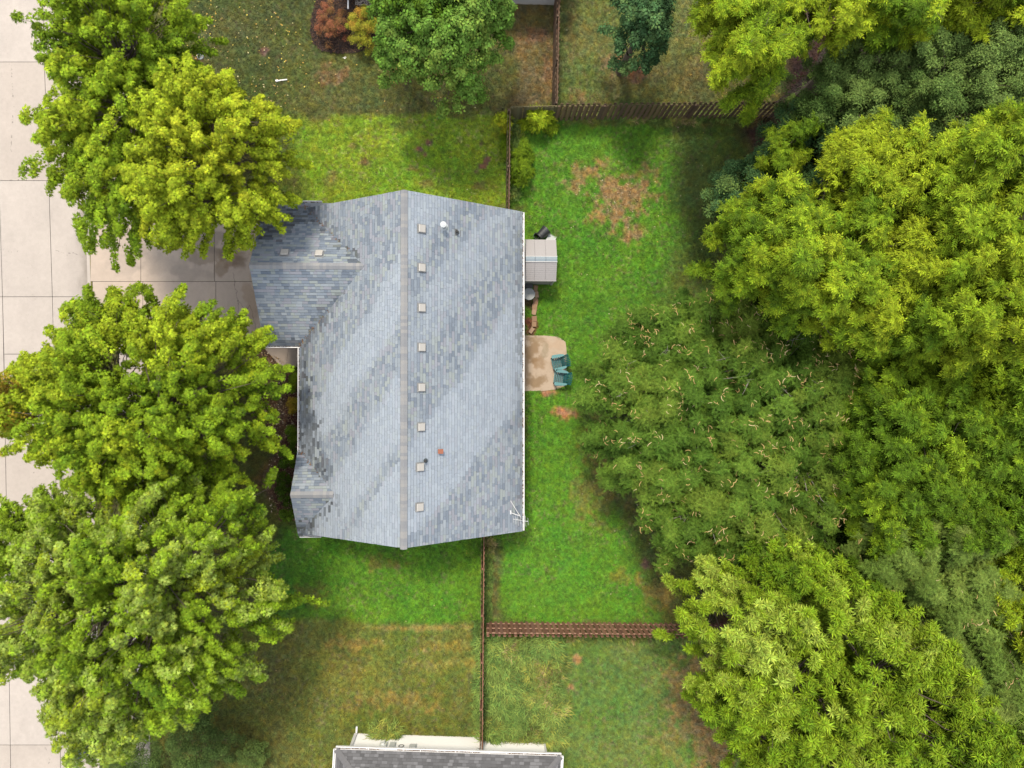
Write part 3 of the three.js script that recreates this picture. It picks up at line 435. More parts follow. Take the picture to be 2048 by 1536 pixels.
  const galv = mat([0.36, 0.39, 0.41], 0.4, { metalness: 0.3 });
  pipe(888, 455, 0.07, 0.55, galv, mat([.42, .44, .45], .45), galv);
  pipe(914, 465, 0.05, 0.32, mat([.05, .05, .05], .6), null, mat([.08, .085, .09], .7));
  pipe(851, 921, 0.05, 0.32, mat([.06, .06, .065], .6), null, mat([.05, .065, .075], .7));
  { const q = onE(882, 902), f = wpart('flue', box(q[0] - .08, q[0] + .08, q[1] - .1, q[1] + .22, q[2] - .07, q[2] + .07), mat([.12, .042, .024], .9), root); const c = box(q[0] - .115, q[0] + .115, q[1] + .225, q[1] + .25, q[2] - .1, q[2] + .1); part('flue_cap', c, mat([.17, .06, .034], .85), f); }
  // television aerial at the back corner
  { const al = mat([.38, .385, .4], .45, { metalness: .3 }), b = G(1040, 1030, 2.9), m = wpart('antenna', rod([b[0], 2.55, b[1]], [b[0], 4.1, b[1]], 0.02, 8), al, root);
    const bm = [G(1026, 1038, 4.0), G(1056, 1043, 4.0)]; part('boom', rod([bm[0][0], 4.0, bm[0][1]], [bm[1][0], 4.0, bm[1][1]], 0.015), al, m);
    for (let i = 0; i < 7; i++) { const t = i / 6, x = bm[0][0] + (bm[1][0] - bm[0][0]) * t, z = bm[0][1] + (bm[1][1] - bm[0][1]) * t, l = 0.16 + 0.05 * (i % 3); part('element', rod([x - 0.06 * l, 4.02 + (i % 2) * .06, z - l], [x + 0.06 * l, 4.02 + (i % 2) * .06, z + l], 0.007, 5), al, m); }
    const s0 = G(1021, 1001, 3.0); part('stay', rod([s0[0], hMain(s0[0]) + .03, s0[1]], [b[0], 3.5, b[1]], 0.013), al, m); const s1 = G(1020, 1024, 3.0); part('stay', rod([s1[0], hMain(s1[0]) + .03, s1[1]], [b[0], 3.2, b[1]], 0.022), al, m); part('foot_plate', box(s1[0] - .06, s1[0] + .06, hMain(s1[0]) + .01, hMain(s1[0]) + .03, s1[1] - .09, s1[1] + .09), al, m); }
  // oak leaves caught in the valleys and gutters
  const L = [], lr = rng(77), leaf = (() => { const g = flat([-.03, 0, -.02, 0, .012, .03, .035, 0, -.02]); return g; })();
  const drop = (x, y, z) => { const c = [[.11, .055, .028], [.08, .04, .022], [.12, .09, .05]][(lr() * 3) | 0]; L.push([place(x, y, z, V3(lr() - .5, 1.4, lr() - .5).normalize(), lr() * 6.3, .7 + lr() * .7), c]); };
  for (let i = 0; i < 40; i++) { const t = lr() ** 1.5 * 2.6, w = (lr() - .5) * .16; drop(H.x0 + t + w, e + t * p + .06, GAR.z0 + t - w); drop(H.x0 + t * .6 + w, e + t * .6 * p + .06, GAR.z1 - t * .6 + w); if (i < 24) drop(H.x0 + t * .5 + w, e + t * .5 * p + .06, BAY.z0 + t * .5 - w); }
  for (let i = 0; i < 160; i++) { drop(H.x1 + 0.05 + (lr() - .5) * .05, e - 0.1, H.z0 + lr() * len); if (i < 60) drop(H.x0 - .04 + (lr() - .5) * .05, e - .1, GAR.z1 + lr() * (BAY.z0 - GAR.z1)); if (i < 30) drop(GAR.x0 + lr() * 2.4, e - .1, GAR.z0 - .05); if (i < 30) drop(GAR.x0 + lr() * 1.6, e - .1, GAR.z1 + .05); }
  const dl = instanced('leaf_litter', leaf, mat(0xffffff, .9, { side: THREE.DoubleSide }), L, root); dl.position.set(-root.position.x, -root.position.y, -root.position.z);
}
// --- white neighbour below: hipped grey roof, white boarded wall with meters
{
  const A = G(672, 1499, 2.75), B = G(1122, 1513, 2.75), ex = B[0] - A[0], ez = B[1] - A[1], L = Math.hypot(ex, ez), U = V3(ex / L, 0, ez / L), S = V3(-U.z, 0, U.x);   // U along the eave, S into the house (down the picture)
  const root = thing('house', 'white boarded house with dark grey hipped roof at the bottom edge', 'house', [A[0] + U.x * L / 2 + S.x * 5, 0, A[1] + U.z * L / 2 + S.z * 5]);
  const e = 2.75, p = 0.42, cs = 1 / Math.hypot(1, p), sn = p * cs, D = 9.5; const W = (u, y, s) => [A[0] + U.x * u + S.x * s, y, A[1] + U.z * u + S.z * s];
  const ov = 0.45;
  const wallPoly = [[ov, 0.55], [L - ov - .1, 0.55], [L - ov - .1, D - .5], [ov, D - .5]].map(([u, s]) => { const q = W(u, 0, s); return [q[0], q[2]]; });
  const wall = wpart('wall', prism(wallPoly, 0.0, 2.6), mat([.7, .7, .7], .6), root);
  const a = W(ov, 0, 0.55), b = W(L - ov - .1, 0, 0.55), sidm = mat([.8, .8, .8], .45);
  part('siding', merge([sidingGeo(a, b, 0.1, 2.58, [-S.x, 0, -S.z]), sidingGeo(W(ov, 0, .55), W(ov, 0, D - .5), 0.1, 2.58, [-U.x, 0, -U.z]), sidingGeo(W(L - ov - .1, 0, .55), W(L - ov - .1, 0, D - .5), .1, 2.58, [U.x, 0, U.z])]), sidm, wall);
  for (const u of [ov, L - ov - .1]) { const q = W(u, 0, .53); part('corner_board', box(q[0] - .05, q[0] + .05, .1, 2.58, q[2] - .03, q[2] + .05), whiteMat, wall); }
  const Vv = V3(S.x * cs, sn, S.z * cs), half = (D) / 2, slope = half / cs, O = V3(A[0], e, A[1]);
  const hip = v => [v * cs, L - v * cs];
  const T = (u, v, q) => { const r = h2((u * 77) | 0, (v * 131) | 0), k = [.052, .066, .08, .10, .06][(r * 5) | 0] * (0.9 + .2 * q); return [k, k * 1.01, k * 1.08]; };
  // deck
  { const Pd = [], q = (u, s, dy) => { const w = W(u, 0, s); return [w[0], e + Math.min(s, D - s, u, L - u) * p - 0.008 + dy, w[2]]; };
    for (const dy of [0]) { const n0 = q(0, 0, dy), n1 = q(L, 0, dy), s1 = q(L, D, dy), s0 = q(0, D, dy), r0 = q(half, half, dy), r1 = q(L - half, half, dy); quad(Pd, n0, r0, r1, n1); quad(Pd, s1, r1, r0, s0); Pd.push(...n0, ...s0, ...r0, ...n1, ...r1, ...s1); }
    const roof = wpart('roof', flat(Pd), mat([.06, .06, .065], .95), root);
    const P = [], C = []; let made = 0; const one = (Q, Dd) => { made++; part('shingle', flat(Q, Dd), shingleMat, roof); };
    shingles(O, U, Vv, slope, 0.135, hip, T, () => true, 0.19, 0.31, 301, (i) => i < 6 && made < 300 ? one : null, P, C, 0.009);
    const O2 = V3(...W(0, e, 0)), V2 = V3(U.x * cs, sn, U.z * cs); shingles(O2, S, V2, slope, .135, v => [v * cs, D - v * cs], T, () => true, .19, .31, 302, () => null, P, C, .009);
    const O3 = V3(...W(L, e, 0)), V4 = V3(-U.x * cs, sn, -U.z * cs); shingles(O3, S, V4, slope, .135, v => [v * cs, D - v * cs], T, () => true, .19, .31, 303, () => null, P, C, .009);
    part('shingle_field', flat(P, C), shingleMat, roof).userData.kind = 'stuff';
    const cap = capGeo(.2, .14, .3), cm = [mat([.085, .085, .09], .93), mat([.07, .07, .075], .93)];
    for (const [u0, dirU] of [[0, 1], [L, -1]]) for (let t = 0; t < half - .1; t += .12) { const q = W(u0 + dirU * t, e + t * p + .02, t), d = V3(U.x * dirU + S.x, p, U.z * dirU + S.z).normalize(), m = part('hip_cap', cap, cm[(t * 50 | 0) % 2], roof, q); m.quaternion.setFromUnitVectors(V3(0, 0, 1), d); const x = V3(0, 1, 0).cross(d).normalize(), y = d.clone().cross(x); m.quaternion.setFromRotationMatrix(new THREE.Matrix4().makeBasis(x, y, d)); }
  }
  const gy = e - .02;
  const gut = (p0, p1, o) => wpart('gutter', gutterGeo(p0, p1, o), whiteMat, root);
  gut(W(-.02, gy, 0), W(L + .02, gy, 0), [-S.x, 0, -S.z]); gut(W(0, gy, 0), W(0, gy, D), [-U.x, 0, -U.z]); gut(W(L, gy, 0), W(L, gy, D), [U.x, 0, U.z]);
  wpart('soffit', prism([[.03, .03], [L - .03, .03], [L - .03, D - .03], [.03, D - .03]].map(([u, s]) => { const q = W(u, 0, s); return [q[0], q[2]]; }), e - .16, e - .13), whiteMat, root);
  // brown leaves lying in the gutter
  const Lf = [], lr = rng(78), leaf = flat([-.03, 0, -.02, 0, .012, .03, .035, 0, -.02]);
  for (let i = 0; i < 900; i++) { const u = lr() * L, q = W(u, gy - .05 - lr() * .03, -.03 - lr() * .07); if (vn(u * 1.3, 3) < .33) continue; const c = [[.08, .04, .025], [.05, .028, .02], [.12, .075, .04]][(lr() * 3) | 0]; Lf.push([place(q[0], q[1], q[2], V3(lr() - .5, 1.4, lr() - .5).normalize(), lr() * 6.3, .7 + lr() * .6), c]); }
  const dl = instanced('leaf_litter', leaf, mat(0xffffff, .9, { side: THREE.DoubleSide }), Lf, root); dl.position.set(-root.position.x, 0, -root.position.z);
  // downspout and service boxes on the wall
  const n = [-S.x, -S.z]; const onWall = (u, y, o) => { const q = W(u, y, .55 - o); return q; };
  const bx = (u, y0, y1, w, o) => { const q = onWall(u, 0, .02 + o / 2), g = new THREE.BoxGeometry(w, y1 - y0, o); g.rotateY(-Math.atan2(U.z, U.x)); g.translate(q[0], (y0 + y1) / 2, q[2]); return g; };
  const grey = mat([.45, .47, .47], .5), lgrey = mat([.6, .62, .6], .5);
  wpart('downspout', merge([bx(.5, .12, 2.5, .08, .07), bx(.5, .04, .12, .08, .35)]), whiteMat, root);
  wpart('conduit', bx(2.0, .1, 1.9, .05, .05), lgrey, root);
  { const mb = wpart('meter_box', bx(1.98, 1.1, 1.55, .32, .14), lgrey, root); const q = onWall(1.98, 1.35, .2), c = new THREE.CylinderGeometry(.085, .09, .1, 16); c.rotateX(Math.PI / 2); c.translate(...q); part('meter', c, mat([.55, .58, .6], .2), mb); }
  wpart('breaker_box', bx(2.42, 1.0, 1.5, .26, .1), grey, root); wpart('cable_box', bx(3.4, 1.2, 1.5, .3, .13), grey, root); wpart('cable_box', bx(3.85, 1.55, 1.78, .34, .12), grey, root);
  { const q = onWall(2.85, 1.25, .06), t = new THREE.TorusGeometry(.12, .015, 6, 16); t.translate(...q); wpart('cable_coil', t, mat([.1, .1, .1], .6), root); }
  wpart('dryer_vent', bx(6.55, 1.3, 1.42, .1, .08), lgrey, root);
}
// --- neighbour at the top edge: only the foot of its back wall shows
{
  const root = thing('house', 'neighbouring house whose pale wall shows along the top edge', 'house', [-3, 0, -24]);
  const a = G(690, 6), b = G(1113, 4), zt = (a[1] + b[1]) / 2, x0 = a[0], x1 = b[0];
  const wall = wpart('wall', box(x0 + .02, x1 - .02, 0, 2.6, -29, zt - .02), mat([.6, .6, .58], .7), root);
  part('siding', merge([sidingGeo([x0, 0, zt], [x1, 0, zt], .2, 2.58, [0, 0, 1]), sidingGeo([x1, 0, -29], [x1, 0, zt], .2, 2.58, [1, 0, 0])]), mat([.36, .36, .36], .5), wall);
  part('foundation', box(x0 - .01, x1 + .01, 0, .19, zt - .3, zt + .012), mat([.4, .38, .36], .9), wall);
  const P = [], e = 2.75, n0 = [x0 - .4, e, zt + .4], n1 = [x1 + .4, e, zt + .4], s1 = [x1 + .4, e, -29.5], s0 = [x0 - .4, e, -29.5], zm = (zt - 29) / 2, r0 = [x0 - .4, 6, zm], r1 = [x1 + .4, 6, zm]; quad(P, n0, n1, r1, r0); quad(P, s1, s0, r0, r1); P.push(...n0, ...r0, ...s0, ...n1, ...s1, ...r1); quad(P, n0, s0, s1, n1);
  wpart('roof', flat(P), mat([.16, .16, .17], .95), root);
  const d = G(697, 6); wpart('downspout', merge([box(d[0] - .04, d[0] + .04, .1, 2.5, zt + .02, zt + .1), box(d[0] - .04, d[0] + .04, .05, .12, zt + .02, zt + .5)]), whiteMat, root);
  const pd = structGroup('entry_walk'), c = G(711, 0), f = G(742, 13), mid = G(727, 6); for (const [u, v] of [[c[0], mid[0]], [mid[0], f[0]]]) slab(pd, [[u, zt + .02], [v, zt + .02], [v, f[1]], [u, f[1]]], 0, .09, concMats[1], .01);
}

// ---------------------------------------------------------------- fences: every picket, rail and post
const picketGeo = (h, w = 0.14) => { const s = new THREE.Shape([[-w / 2, 0], [w / 2, 0], [w / 2, h - .045], [w / 2 - .04, h], [-w / 2 + .04, h], [-w / 2, h - .045]].map(p => new THREE.Vector2(...p))); const g = new THREE.ExtrudeGeometry(s, { depth: 0.018, bevelEnabled: false }); g.translate(0, 0, -.009); g.deleteAttribute('uv'); return g; };
const woodTex = tex(128, 512, (i, j) => { const g = fbm(i * .22, j * .012, 4), s = fbm(i * .9, j * .03 + 40, 3), t = .62 + .5 * g + .35 * (s - .5); return [t, t * (.98 + .04 * s), t * .98]; });
woodTex.repeat.set(4, .55);
const woods = cols => cols.map(c => mat(c, .9));
const redWood = woods([[.15, .072, .042], [.18, .09, .055], [.13, .06, .037], [.2, .105, .066], [.16, .082, .056]]), oldWood = woods([[.098, .06, .036], [.12, .078, .045], [.075, .048, .032], [.13, .09, .044], [.1, .06, .04]]), mossWood = woods([[.085, .072, .03], [.1, .085, .038], [.07, .06, .028], [.1, .094, .045]]);
const PG = [picketGeo(1.80), picketGeo(1.83), picketGeo(1.77)];
function fence(label, a, b, mats, { pitch = 0.262, both = true, seed = 1, lean = 0.012, railM } = {}) {
  const ex = b[0] - a[0], ez = b[1] - a[1], L = Math.hypot(ex, ez), ang = -Math.atan2(ez, ex), r = rng(seed);
  const root = thing('picket_fence', label, 'fence', [(a[0] + b[0]) / 2, 0, (a[1] + b[1]) / 2], 'wooden fences round the yards'); root.rotation.y = ang;
  for (const y of [0.25, 0.95, 1.62]) part('rail', box(-L / 2, L / 2, y - .045, y + .045, -.019, .019), railM || mats[0], root);
  const np = Math.max(1, Math.round(L / 2.4)); for (let i = 0; i <= np; i++) part('post', box(-.045, .045, 0, 1.72, -.018, .072), mats[2], root, [-L / 2 + .06 + (L - .12) * i / np, 0, 0]).position.z = .021;
  for (const side of both ? [1, -1] : [1]) for (let u = (side > 0 ? 0.08 : 0.08 + pitch / 2); u < L - .05; u += pitch) {
    const m = part('picket', PG[(r() * 3) | 0], mats[(r() * mats.length) | 0], root, [u - L / 2 + (r() - .5) * .014, 0.03 + (r() - .5) * .03, side * (0.03 + (side > 0 ? .074 : 0)) + (r() - .5) * .008]); m.rotation.z = (r() - .5) * lean * 2; m.rotation.x = (r() - .5) * lean;
  }
  return root;
}
{
  const y = 1.8, f2a = G(1022, 211, y), f2b = G(1116, 209, y), f2c = G(1665, 203, y), f1 = G(1120, -60, y), f3 = G(1018, 428, y), f4a = G(968, 1066, y), f4c = G(968, 1268, y), f4b = G(964, 1503, y), f5 = G(1520, 1272, y);
  fence('short mossy board fence with leafy weeds against it above the backyard', f2a, [f2b[0] - .02, f2b[1]], mossWood, { pitch: .15, both: false, seed: 3 });
  fence('long dark weathered fence along the top of the backyard', f2b, f2c, oldWood, { seed: 4, railM: mossWood[0] });
  fence('dark brown fence running to the top edge beside the rounded tree', f1, [f2b[0] - .03, f2b[1] - .08], oldWood.slice(0, 3).concat(redWood.slice(2, 3)), { seed: 5 });
  fence('weathered side fence between the bright lawns joining the house corner', [f2a[0] - .05, f2a[1] + .12], [f3[0], -8.1], oldWood.concat(mossWood), { seed: 6 });
  fence('side fence running from the house past the reddish fence to the white house', [f4a[0], 6.25], [f4b[0], G(964, 1475)[1] + .15], redWood.concat(mossWood.slice(0, 2)), { seed: 7 });
  fence('reddish brown open picket fence along the bottom of the backyard', [f4c[0] + .12, f4c[1]], f5, redWood, { seed: 8, railM: mat([.26, .15, .10], .85) });
}

// ---------------------------------------------------------------- shed, table, bins, chairs and small things
{
  const a = G(1113, 479, 1.8), b = G(1113, 562, 1.8), x1 = a[0] - .02, x0 = x1 - 1.5, z0 = a[1] + .02, z1 = b[1], zr = (z0 + z1) / 2 + .02, e = 1.78, rY = 2.28;
  const root = thing('garden_shed', 'small grey plastic storage shed with skylight strip beside the house', 'shed', [(x0 + x1) / 2, 0, zr]);
  const body = mat([.22, .215, .2], .6), trim = mat([.27, .265, .255], .5), roofM = mat([.20, .19, .192], .55);
  wpart('wall', merge([box(x0 + .05, x1 - .07, .03, e - .04, z1 - .14, z1 - .1), box(x0 + .05, x1 - .07, .03, e - .04, z0 + .1, z0 + .14), box(x0 + .05, x0 + .09, .03, e - .04, z0 + .14, z1 - .14), box(x1 - .11, x1 - .07, .03, e - .04, z0 + .14, z1 - .14)]), body, root);
  wpart('floor', box(x0 + .05, x1 - .07, 0, .03, z0 + .1, z1 - .1), trim, root);
  wpart('corner_trim', merge([[x1 - .06, z1 - .09], [x1 - .06, z0 + .09], [x0 + .05, z1 - .09]].map(([x, z]) => box(x - .05, x + .04, .03, e - .03, z - .04, z + .04))), trim, root);
  const door = wpart('door', box(x1 - .065, x1 - .045, .08, e - .1, zr - .6, zr + .6), trim, root); part('handle', box(x1 - .044, x1 - .02, .9, 1.1, zr - .04, zr + .04), mat([.1, .1, .1], .5), door);
  const dz = (z1 - z0) / 2, n = [zr - z0, z1 - zr];
  const skw = .13;
  for (const s of [-1, 1]) { const run = s < 0 ? n[0] : n[1], k = (rY - e) / run;
    const panels = [[x0, x0 + .44], [x0 + .448, x0 + .96], [x0 + .968, x1]];
    for (const [u, v] of panels) { // each moulded roof panel has raised shingle steps
      const P = []; const steps = 9; for (let i = 0; i < steps; i++) { const d0 = skw + (run - skw) * i / steps, d1 = skw + (run - skw) * (i + 1) / steps, y0 = rY - d0 * k, y1 = rY - d1 * k + .008, zA = zr + s * d0, zB = zr + s * d1; const q = [[u, y0 - .006, zA], [v, y0 - .006, zA], [v, y1, zB], [u, y1, zB]], w = [[u, y1, zB], [v, y1, zB], [v, y1 - .016, zB], [u, y1 - .016, zB]]; if (s > 0) { quad(P, q[0], q[3], q[2], q[1]); quad(P, w[0], w[3], w[2], w[1]); } else { quad(P, ...q); quad(P, ...w); } }
      wpart('roof_panel', flat(P), roofM, root); }
    wpart('roof_edge', box(x0 - .01, x1 + .01, e - .06, e + .004, s < 0 ? z0 - .01 : z1 - .02, s < 0 ? z0 + .02 : z1 + .01), trim, root);
  }
  const P = []; quad(P, [x1 - .03, e - .05, z0 + .02], [x1 - .03, rY - .03, zr], [x1 - .03, e - .05, z1 - .02], [x1 - .03, e - .05, zr]); wpart('gable', flat(P), body, root);
  const sky = mat([.15, .185, .21], .25); for (const [u, v] of [[x0, x0 + .44], [x0 + .455, x0 + .955], [x0 + .97, x1]]) { const Q = []; quad(Q, [u, rY - .035, zr - skw], [u, rY + .012, zr], [v, rY + .012, zr], [v, rY - .035, zr - skw]); quad(Q, [u, rY + .012, zr], [u, rY - .035, zr + skw], [v, rY - .035, zr + skw], [v, rY + .012, zr]); wpart('skylight', flat(Q), sky, root); }
  for (const s of [-1, 1]) wpart('skylight_frame', bar([x0 - .01, rY - .035, zr + s * skw], [x1 + .02, rY - .035, zr + s * skw], .03, .03), mat([.3, .3, .3], .5), root);
}
{ // black bin lying on its side, plate and buckets against the shed
  const pl = mat([.022, .024, .026], .38), a = G(1078, 474, .3), b = G(1096, 456, .35);
  const root = thing('trash_bin', 'black round plastic bin lying tipped over beside the shed', 'bin', [a[0], 0, a[1]]);
  const ax = V3(b[0] - a[0], .05, b[1] - a[1]), L = .62; ax.normalize();
  const prof = [[.001, 0], [.2, 0], [.215, .03], [.255, .5], [.27, .52], [.275, .56], [.255, .57]].map(q => new THREE.Vector2(...q)), g = new THREE.LatheGeometry(prof, 24), q = new THREE.Quaternion().setFromUnitVectors(_Y, ax); g.applyQuaternion(q); g.translate(0, .28, 0); part('barrel', g, mat([.022, .024, .026], .38, { side: THREE.DoubleSide }), root);
  for (const t of [.12, .3, .42]) { const r = new THREE.TorusGeometry(.222 + t * .075, .008, 6, 24); r.rotateX(Math.PI / 2); r.translate(0, t, 0); r.applyQuaternion(q); r.translate(0, .28, 0); part('rib', r, pl, root); }
  const s = G(1072, 474), bk = new THREE.LatheGeometry([[.001, 0], [.11, 0], [.14, .3], [.15, .31], [.135, .3], [.105, .02]].map(v => new THREE.Vector2(...v)), 18); bk.translate(s[0], 0, s[1]); single('bucket', bk, mat([.06, .07, .075], .5, { side: THREE.DoubleSide }), 'small dark bucket between the black bin and the house', 'bucket');
  const w = G(1102, 476), pg = new THREE.BoxGeometry(.42, .02, .5); pg.rotateX(-.5); pg.rotateY(-.5); pg.translate(w[0], .14, w[1] + .05); single('board', pg, mat([.32, .34, .34], .6), 'pale square sheet leaning at the shed corner by the black bin', 'board');
  const c = G(1058, 588, .6), tb = thing('garden_table', 'small round grey garden table half under the roof edge', 'table', [c[0], 0, c[1]]);
  const top = new THREE.LatheGeometry([[.018, .6], [.29, .6], [.305, .605], [.305, .615], [.29, .622], [.018, .62], [.018, .6]].map(v => new THREE.Vector2(...v)), 36); part('tabletop', top, mat([.15, .165, .17], .45), tb);
  for (let i = 0; i < 3; i++) { const t = i * 2.094 + .4; part('leg', rod([Math.cos(t) * .25, 0, Math.sin(t) * .25], [Math.cos(t) * .16, .6, Math.sin(t) * .16], .014), mat([.12, .12, .12], .5), tb); }
  const k = G(1058, 572), cb = thing('planter_box', 'black plastic tub tucked between shed and round table', 'tub', [k[0] - .1, 0, k[1]]); part('tub', (() => { const g = new THREE.BoxGeometry(.5, .3, .22); g.translate(0, .15, 0); return g; })(), pl, cb); part('rim', box(-.27, .27, .29, .32, -.13, .13), pl, cb);
}
{ // edging stones of the little bed
  const st = [[1071, 577], [1073, 590], [1071, 603], [1069, 614], [1068, 624], [1068, 638], [1068, 649], [1063, 661]], r = rng(21), cols = [[.19, .12, .07], [.23, .155, .1], [.17, .1, .06]];
  const ms = cols.map(c => mat(c, .9)), where = ['nearest the shed', 'next to the round table', 'just below the round table', 'fourth from the shed', 'fifth from the shed', 'third from the patio', 'second from the patio', 'nearest the patio corner'];
  st.forEach(([px, py], i) => { const q = G(px, py), w = .18 + r() * .08, d = .26 + r() * .1, g = new THREE.BoxGeometry(w, .11, d, 2, 1, 2), p = g.attributes.position; for (let k = 0; k < p.count; k++) p.setXYZ(k, p.getX(k) * (.9 + .2 * h2(k, i)), p.getY(k), p.getZ(k) * (.9 + .2 * h2(i, k + 9))); const m2 = g.index ? g.toNonIndexed() : g; m2.deleteAttribute('uv'); m2.computeVertexNormals(); const m = single('edging_stone', m2, ms[i % 3], `tan edging stone of the small bed, ${where[i]}`, 'stone', 'edging stones behind the house'); m.position.set(q[0], .055, q[1]); m.rotation.y = (r() - .5) * .5 + (i === 7 ? -.6 : 0); });
}
function chair(label, px, py, yaw) {
  const c = G(px, py, .4), root = thing('garden_chair', label, 'chair', [c[0], .03, c[1]], 'teal slatted chairs on the patio'); root.rotation.y = yaw;   // faces -x
  const te = mat([.006, .075, .08], .5), tl = mat([.045, .15, .16], .5), td = mat([.006, .05, .056], .5);
  for (let i = 0; i < 6; i++) { const t = i / 5, x = -.40 + t * .46, y = .36 - t * .13; part('seat_slat', bar([x, y, -.26], [x, y, .26], .064, .02, [-.27, 1, 0]), te, root); }
  for (let i = 0; i < 7; i++) { const k = (i - 3) / 3, top = .98 - .07 * k * k; part('back_slat', bar([.06, .26, k * .2], [.42 - .03 * k * k, top, k * .29], .058, .018, [1, .5, 0]), te, root); }
  part('back_rail', bar([.16, .45, -.27], [.16, .45, .27], .06, .02, [1, .5, 0]), td, root); part('back_rail', bar([.335, .78, -.27], [.335, .78, .27], .05, .02, [1, .5, 0]), td, root);
  for (const s of [-1, 1]) {
    const sh = new THREE.Shape(); sh.moveTo(-.40, .05); sh.quadraticCurveTo(-.40, .15, -.30, .15); sh.lineTo(.02, .12); sh.quadraticCurveTo(.26, .08, .26, .0); sh.lineTo(.2, -.02); sh.lineTo(-.36, -.02); sh.quadraticCurveTo(-.40, -.02, -.40, .05);
    const g = new THREE.ExtrudeGeometry(sh, { depth: .022, bevelEnabled: false }); g.rotateX(Math.PI / 2); if (s < 0) g.scale(1, 1, -1); g.translate(0, .575, s * .27); const q = g.index ? g.toNonIndexed() : g; q.deleteAttribute('uv'); part('armrest', s < 0 ? flip(q) : q, tl, root);
    part('leg', bar([-.36, 0, s * .3], [-.34, .55, s * .3], .1, .025, [0, 0, 1]), td, root); part('leg', bar([.40, .02, s * .275], [-.42, .36, s * .275], .1, .022, [0, 0, 1]), td, root); part('arm_post', bar([.18, .14, s * .305], [.2, .55, s * .305], .07, .022, [0, 0, 1]), td, root);
  }
}
chair('teal slatted garden chair on the patio, the upper of the two', 1121, 724, .24);
chair('teal slatted garden chair on the patio, the lower of the two', 1125, 756, -.12);
{ // small things on the neighbouring lawn and at the kerb
  const v = G(401, 113), g = new THREE.CylinderGeometry(.17, .18, .06, 24); g.translate(v[0], .03, v[1]); const vc = thing('valve_cover', 'round grey utility lid set in the lawn below the top left tree', 'lid', [v[0], 0, v[1]]);
  g.translate(-v[0], 0, -v[1]); part('lid', g, mat([.14, .17, .19], .7), vc); const rr = rng(31); for (let i = 0; i < 12; i++) { const t = rr() * 6.28, q = rr() * .12, k = new THREE.CylinderGeometry(.013, .013, .012, 6); k.translate(Math.cos(t) * q, .065, Math.sin(t) * q); part('stud', k, mat([.2, .23, .25], .7), vc); }
  const a = G(553, 163), b = G(575, 160); const pp = thing('drain_pipe', 'short white plastic pipe lying on the lawn right of the yellow tree', 'pipe', [a[0], 0, a[1]]); part('pipe', rod([0, .06, 0], [b[0] - a[0], .05, b[1] - a[1]], .035, 10), whiteMat, pp); part('socket', rod([-.02, .065, 0], [.1, .06, -.01], .06, 10), whiteMat, pp);
  const w = G(690, 116), wl = flat([-.12, .03, 0, 0, .05, .07, .1, .03, -.02, -.12, .03, 0, .1, .03, -.02, 0, .02, -.07]); wl.translate(w[0], 0, w[1]); single('scrap', wl, mat([.75, .75, .75], .7, { side: THREE.DoubleSide }), 'crumpled white scrap on the grass below the mulch bed', 'scrap');
  const bq = G(164, 1497, .5), bin = thing('wheeled_bin', 'dark blue bin standing at the kerb by the bottom edge', 'bin', [bq[0], -.1, bq[1]]); const bp = mat([.012, .018, .04], .45), Q = [], lo = [[-.24, 0, -.24], [.24, 0, -.24], [.24, 0, .24], [-.24, 0, .24]], hi = [[-.3, .95, -.32], [.3, .95, -.32], [.3, .95, .34], [-.3, .95, .34]];
  for (let i = 0; i < 4; i++) { const j = (i + 1) % 4; quad(Q, lo[i], hi[i], hi[j], lo[j]); } quad(Q, ...lo); part('body', flat(Q), bp, bin); part('lid', (() => { const l = new THREE.BoxGeometry(.66, .05, .72); l.translate(0, .99, 0); return l; })(), bp, bin); for (const s of [-1, 1]) { const wl2 = new THREE.CylinderGeometry(.12, .12, .05, 16); wl2.rotateX(Math.PI / 2); part('wheel', wl2, bp, bin, [.25, .12, s * .27]); } part('handle', rod([.36, 1.0, -.22], [.36, 1.0, .22], .016), bp, bin); bin.rotation.y = .2;
}
// ---------------------------------------------------------------- trees and shrubs
const leafMat = new THREE.MeshPhysicalMaterial({ color: 0xffffff, roughness: 0.62, specularIntensity: 0.14, side: THREE.DoubleSide, vertexColors: true });
const barkMat = mat([.08, .062, .046], .9), greyBark = mat([.2, .18, .165], .9);
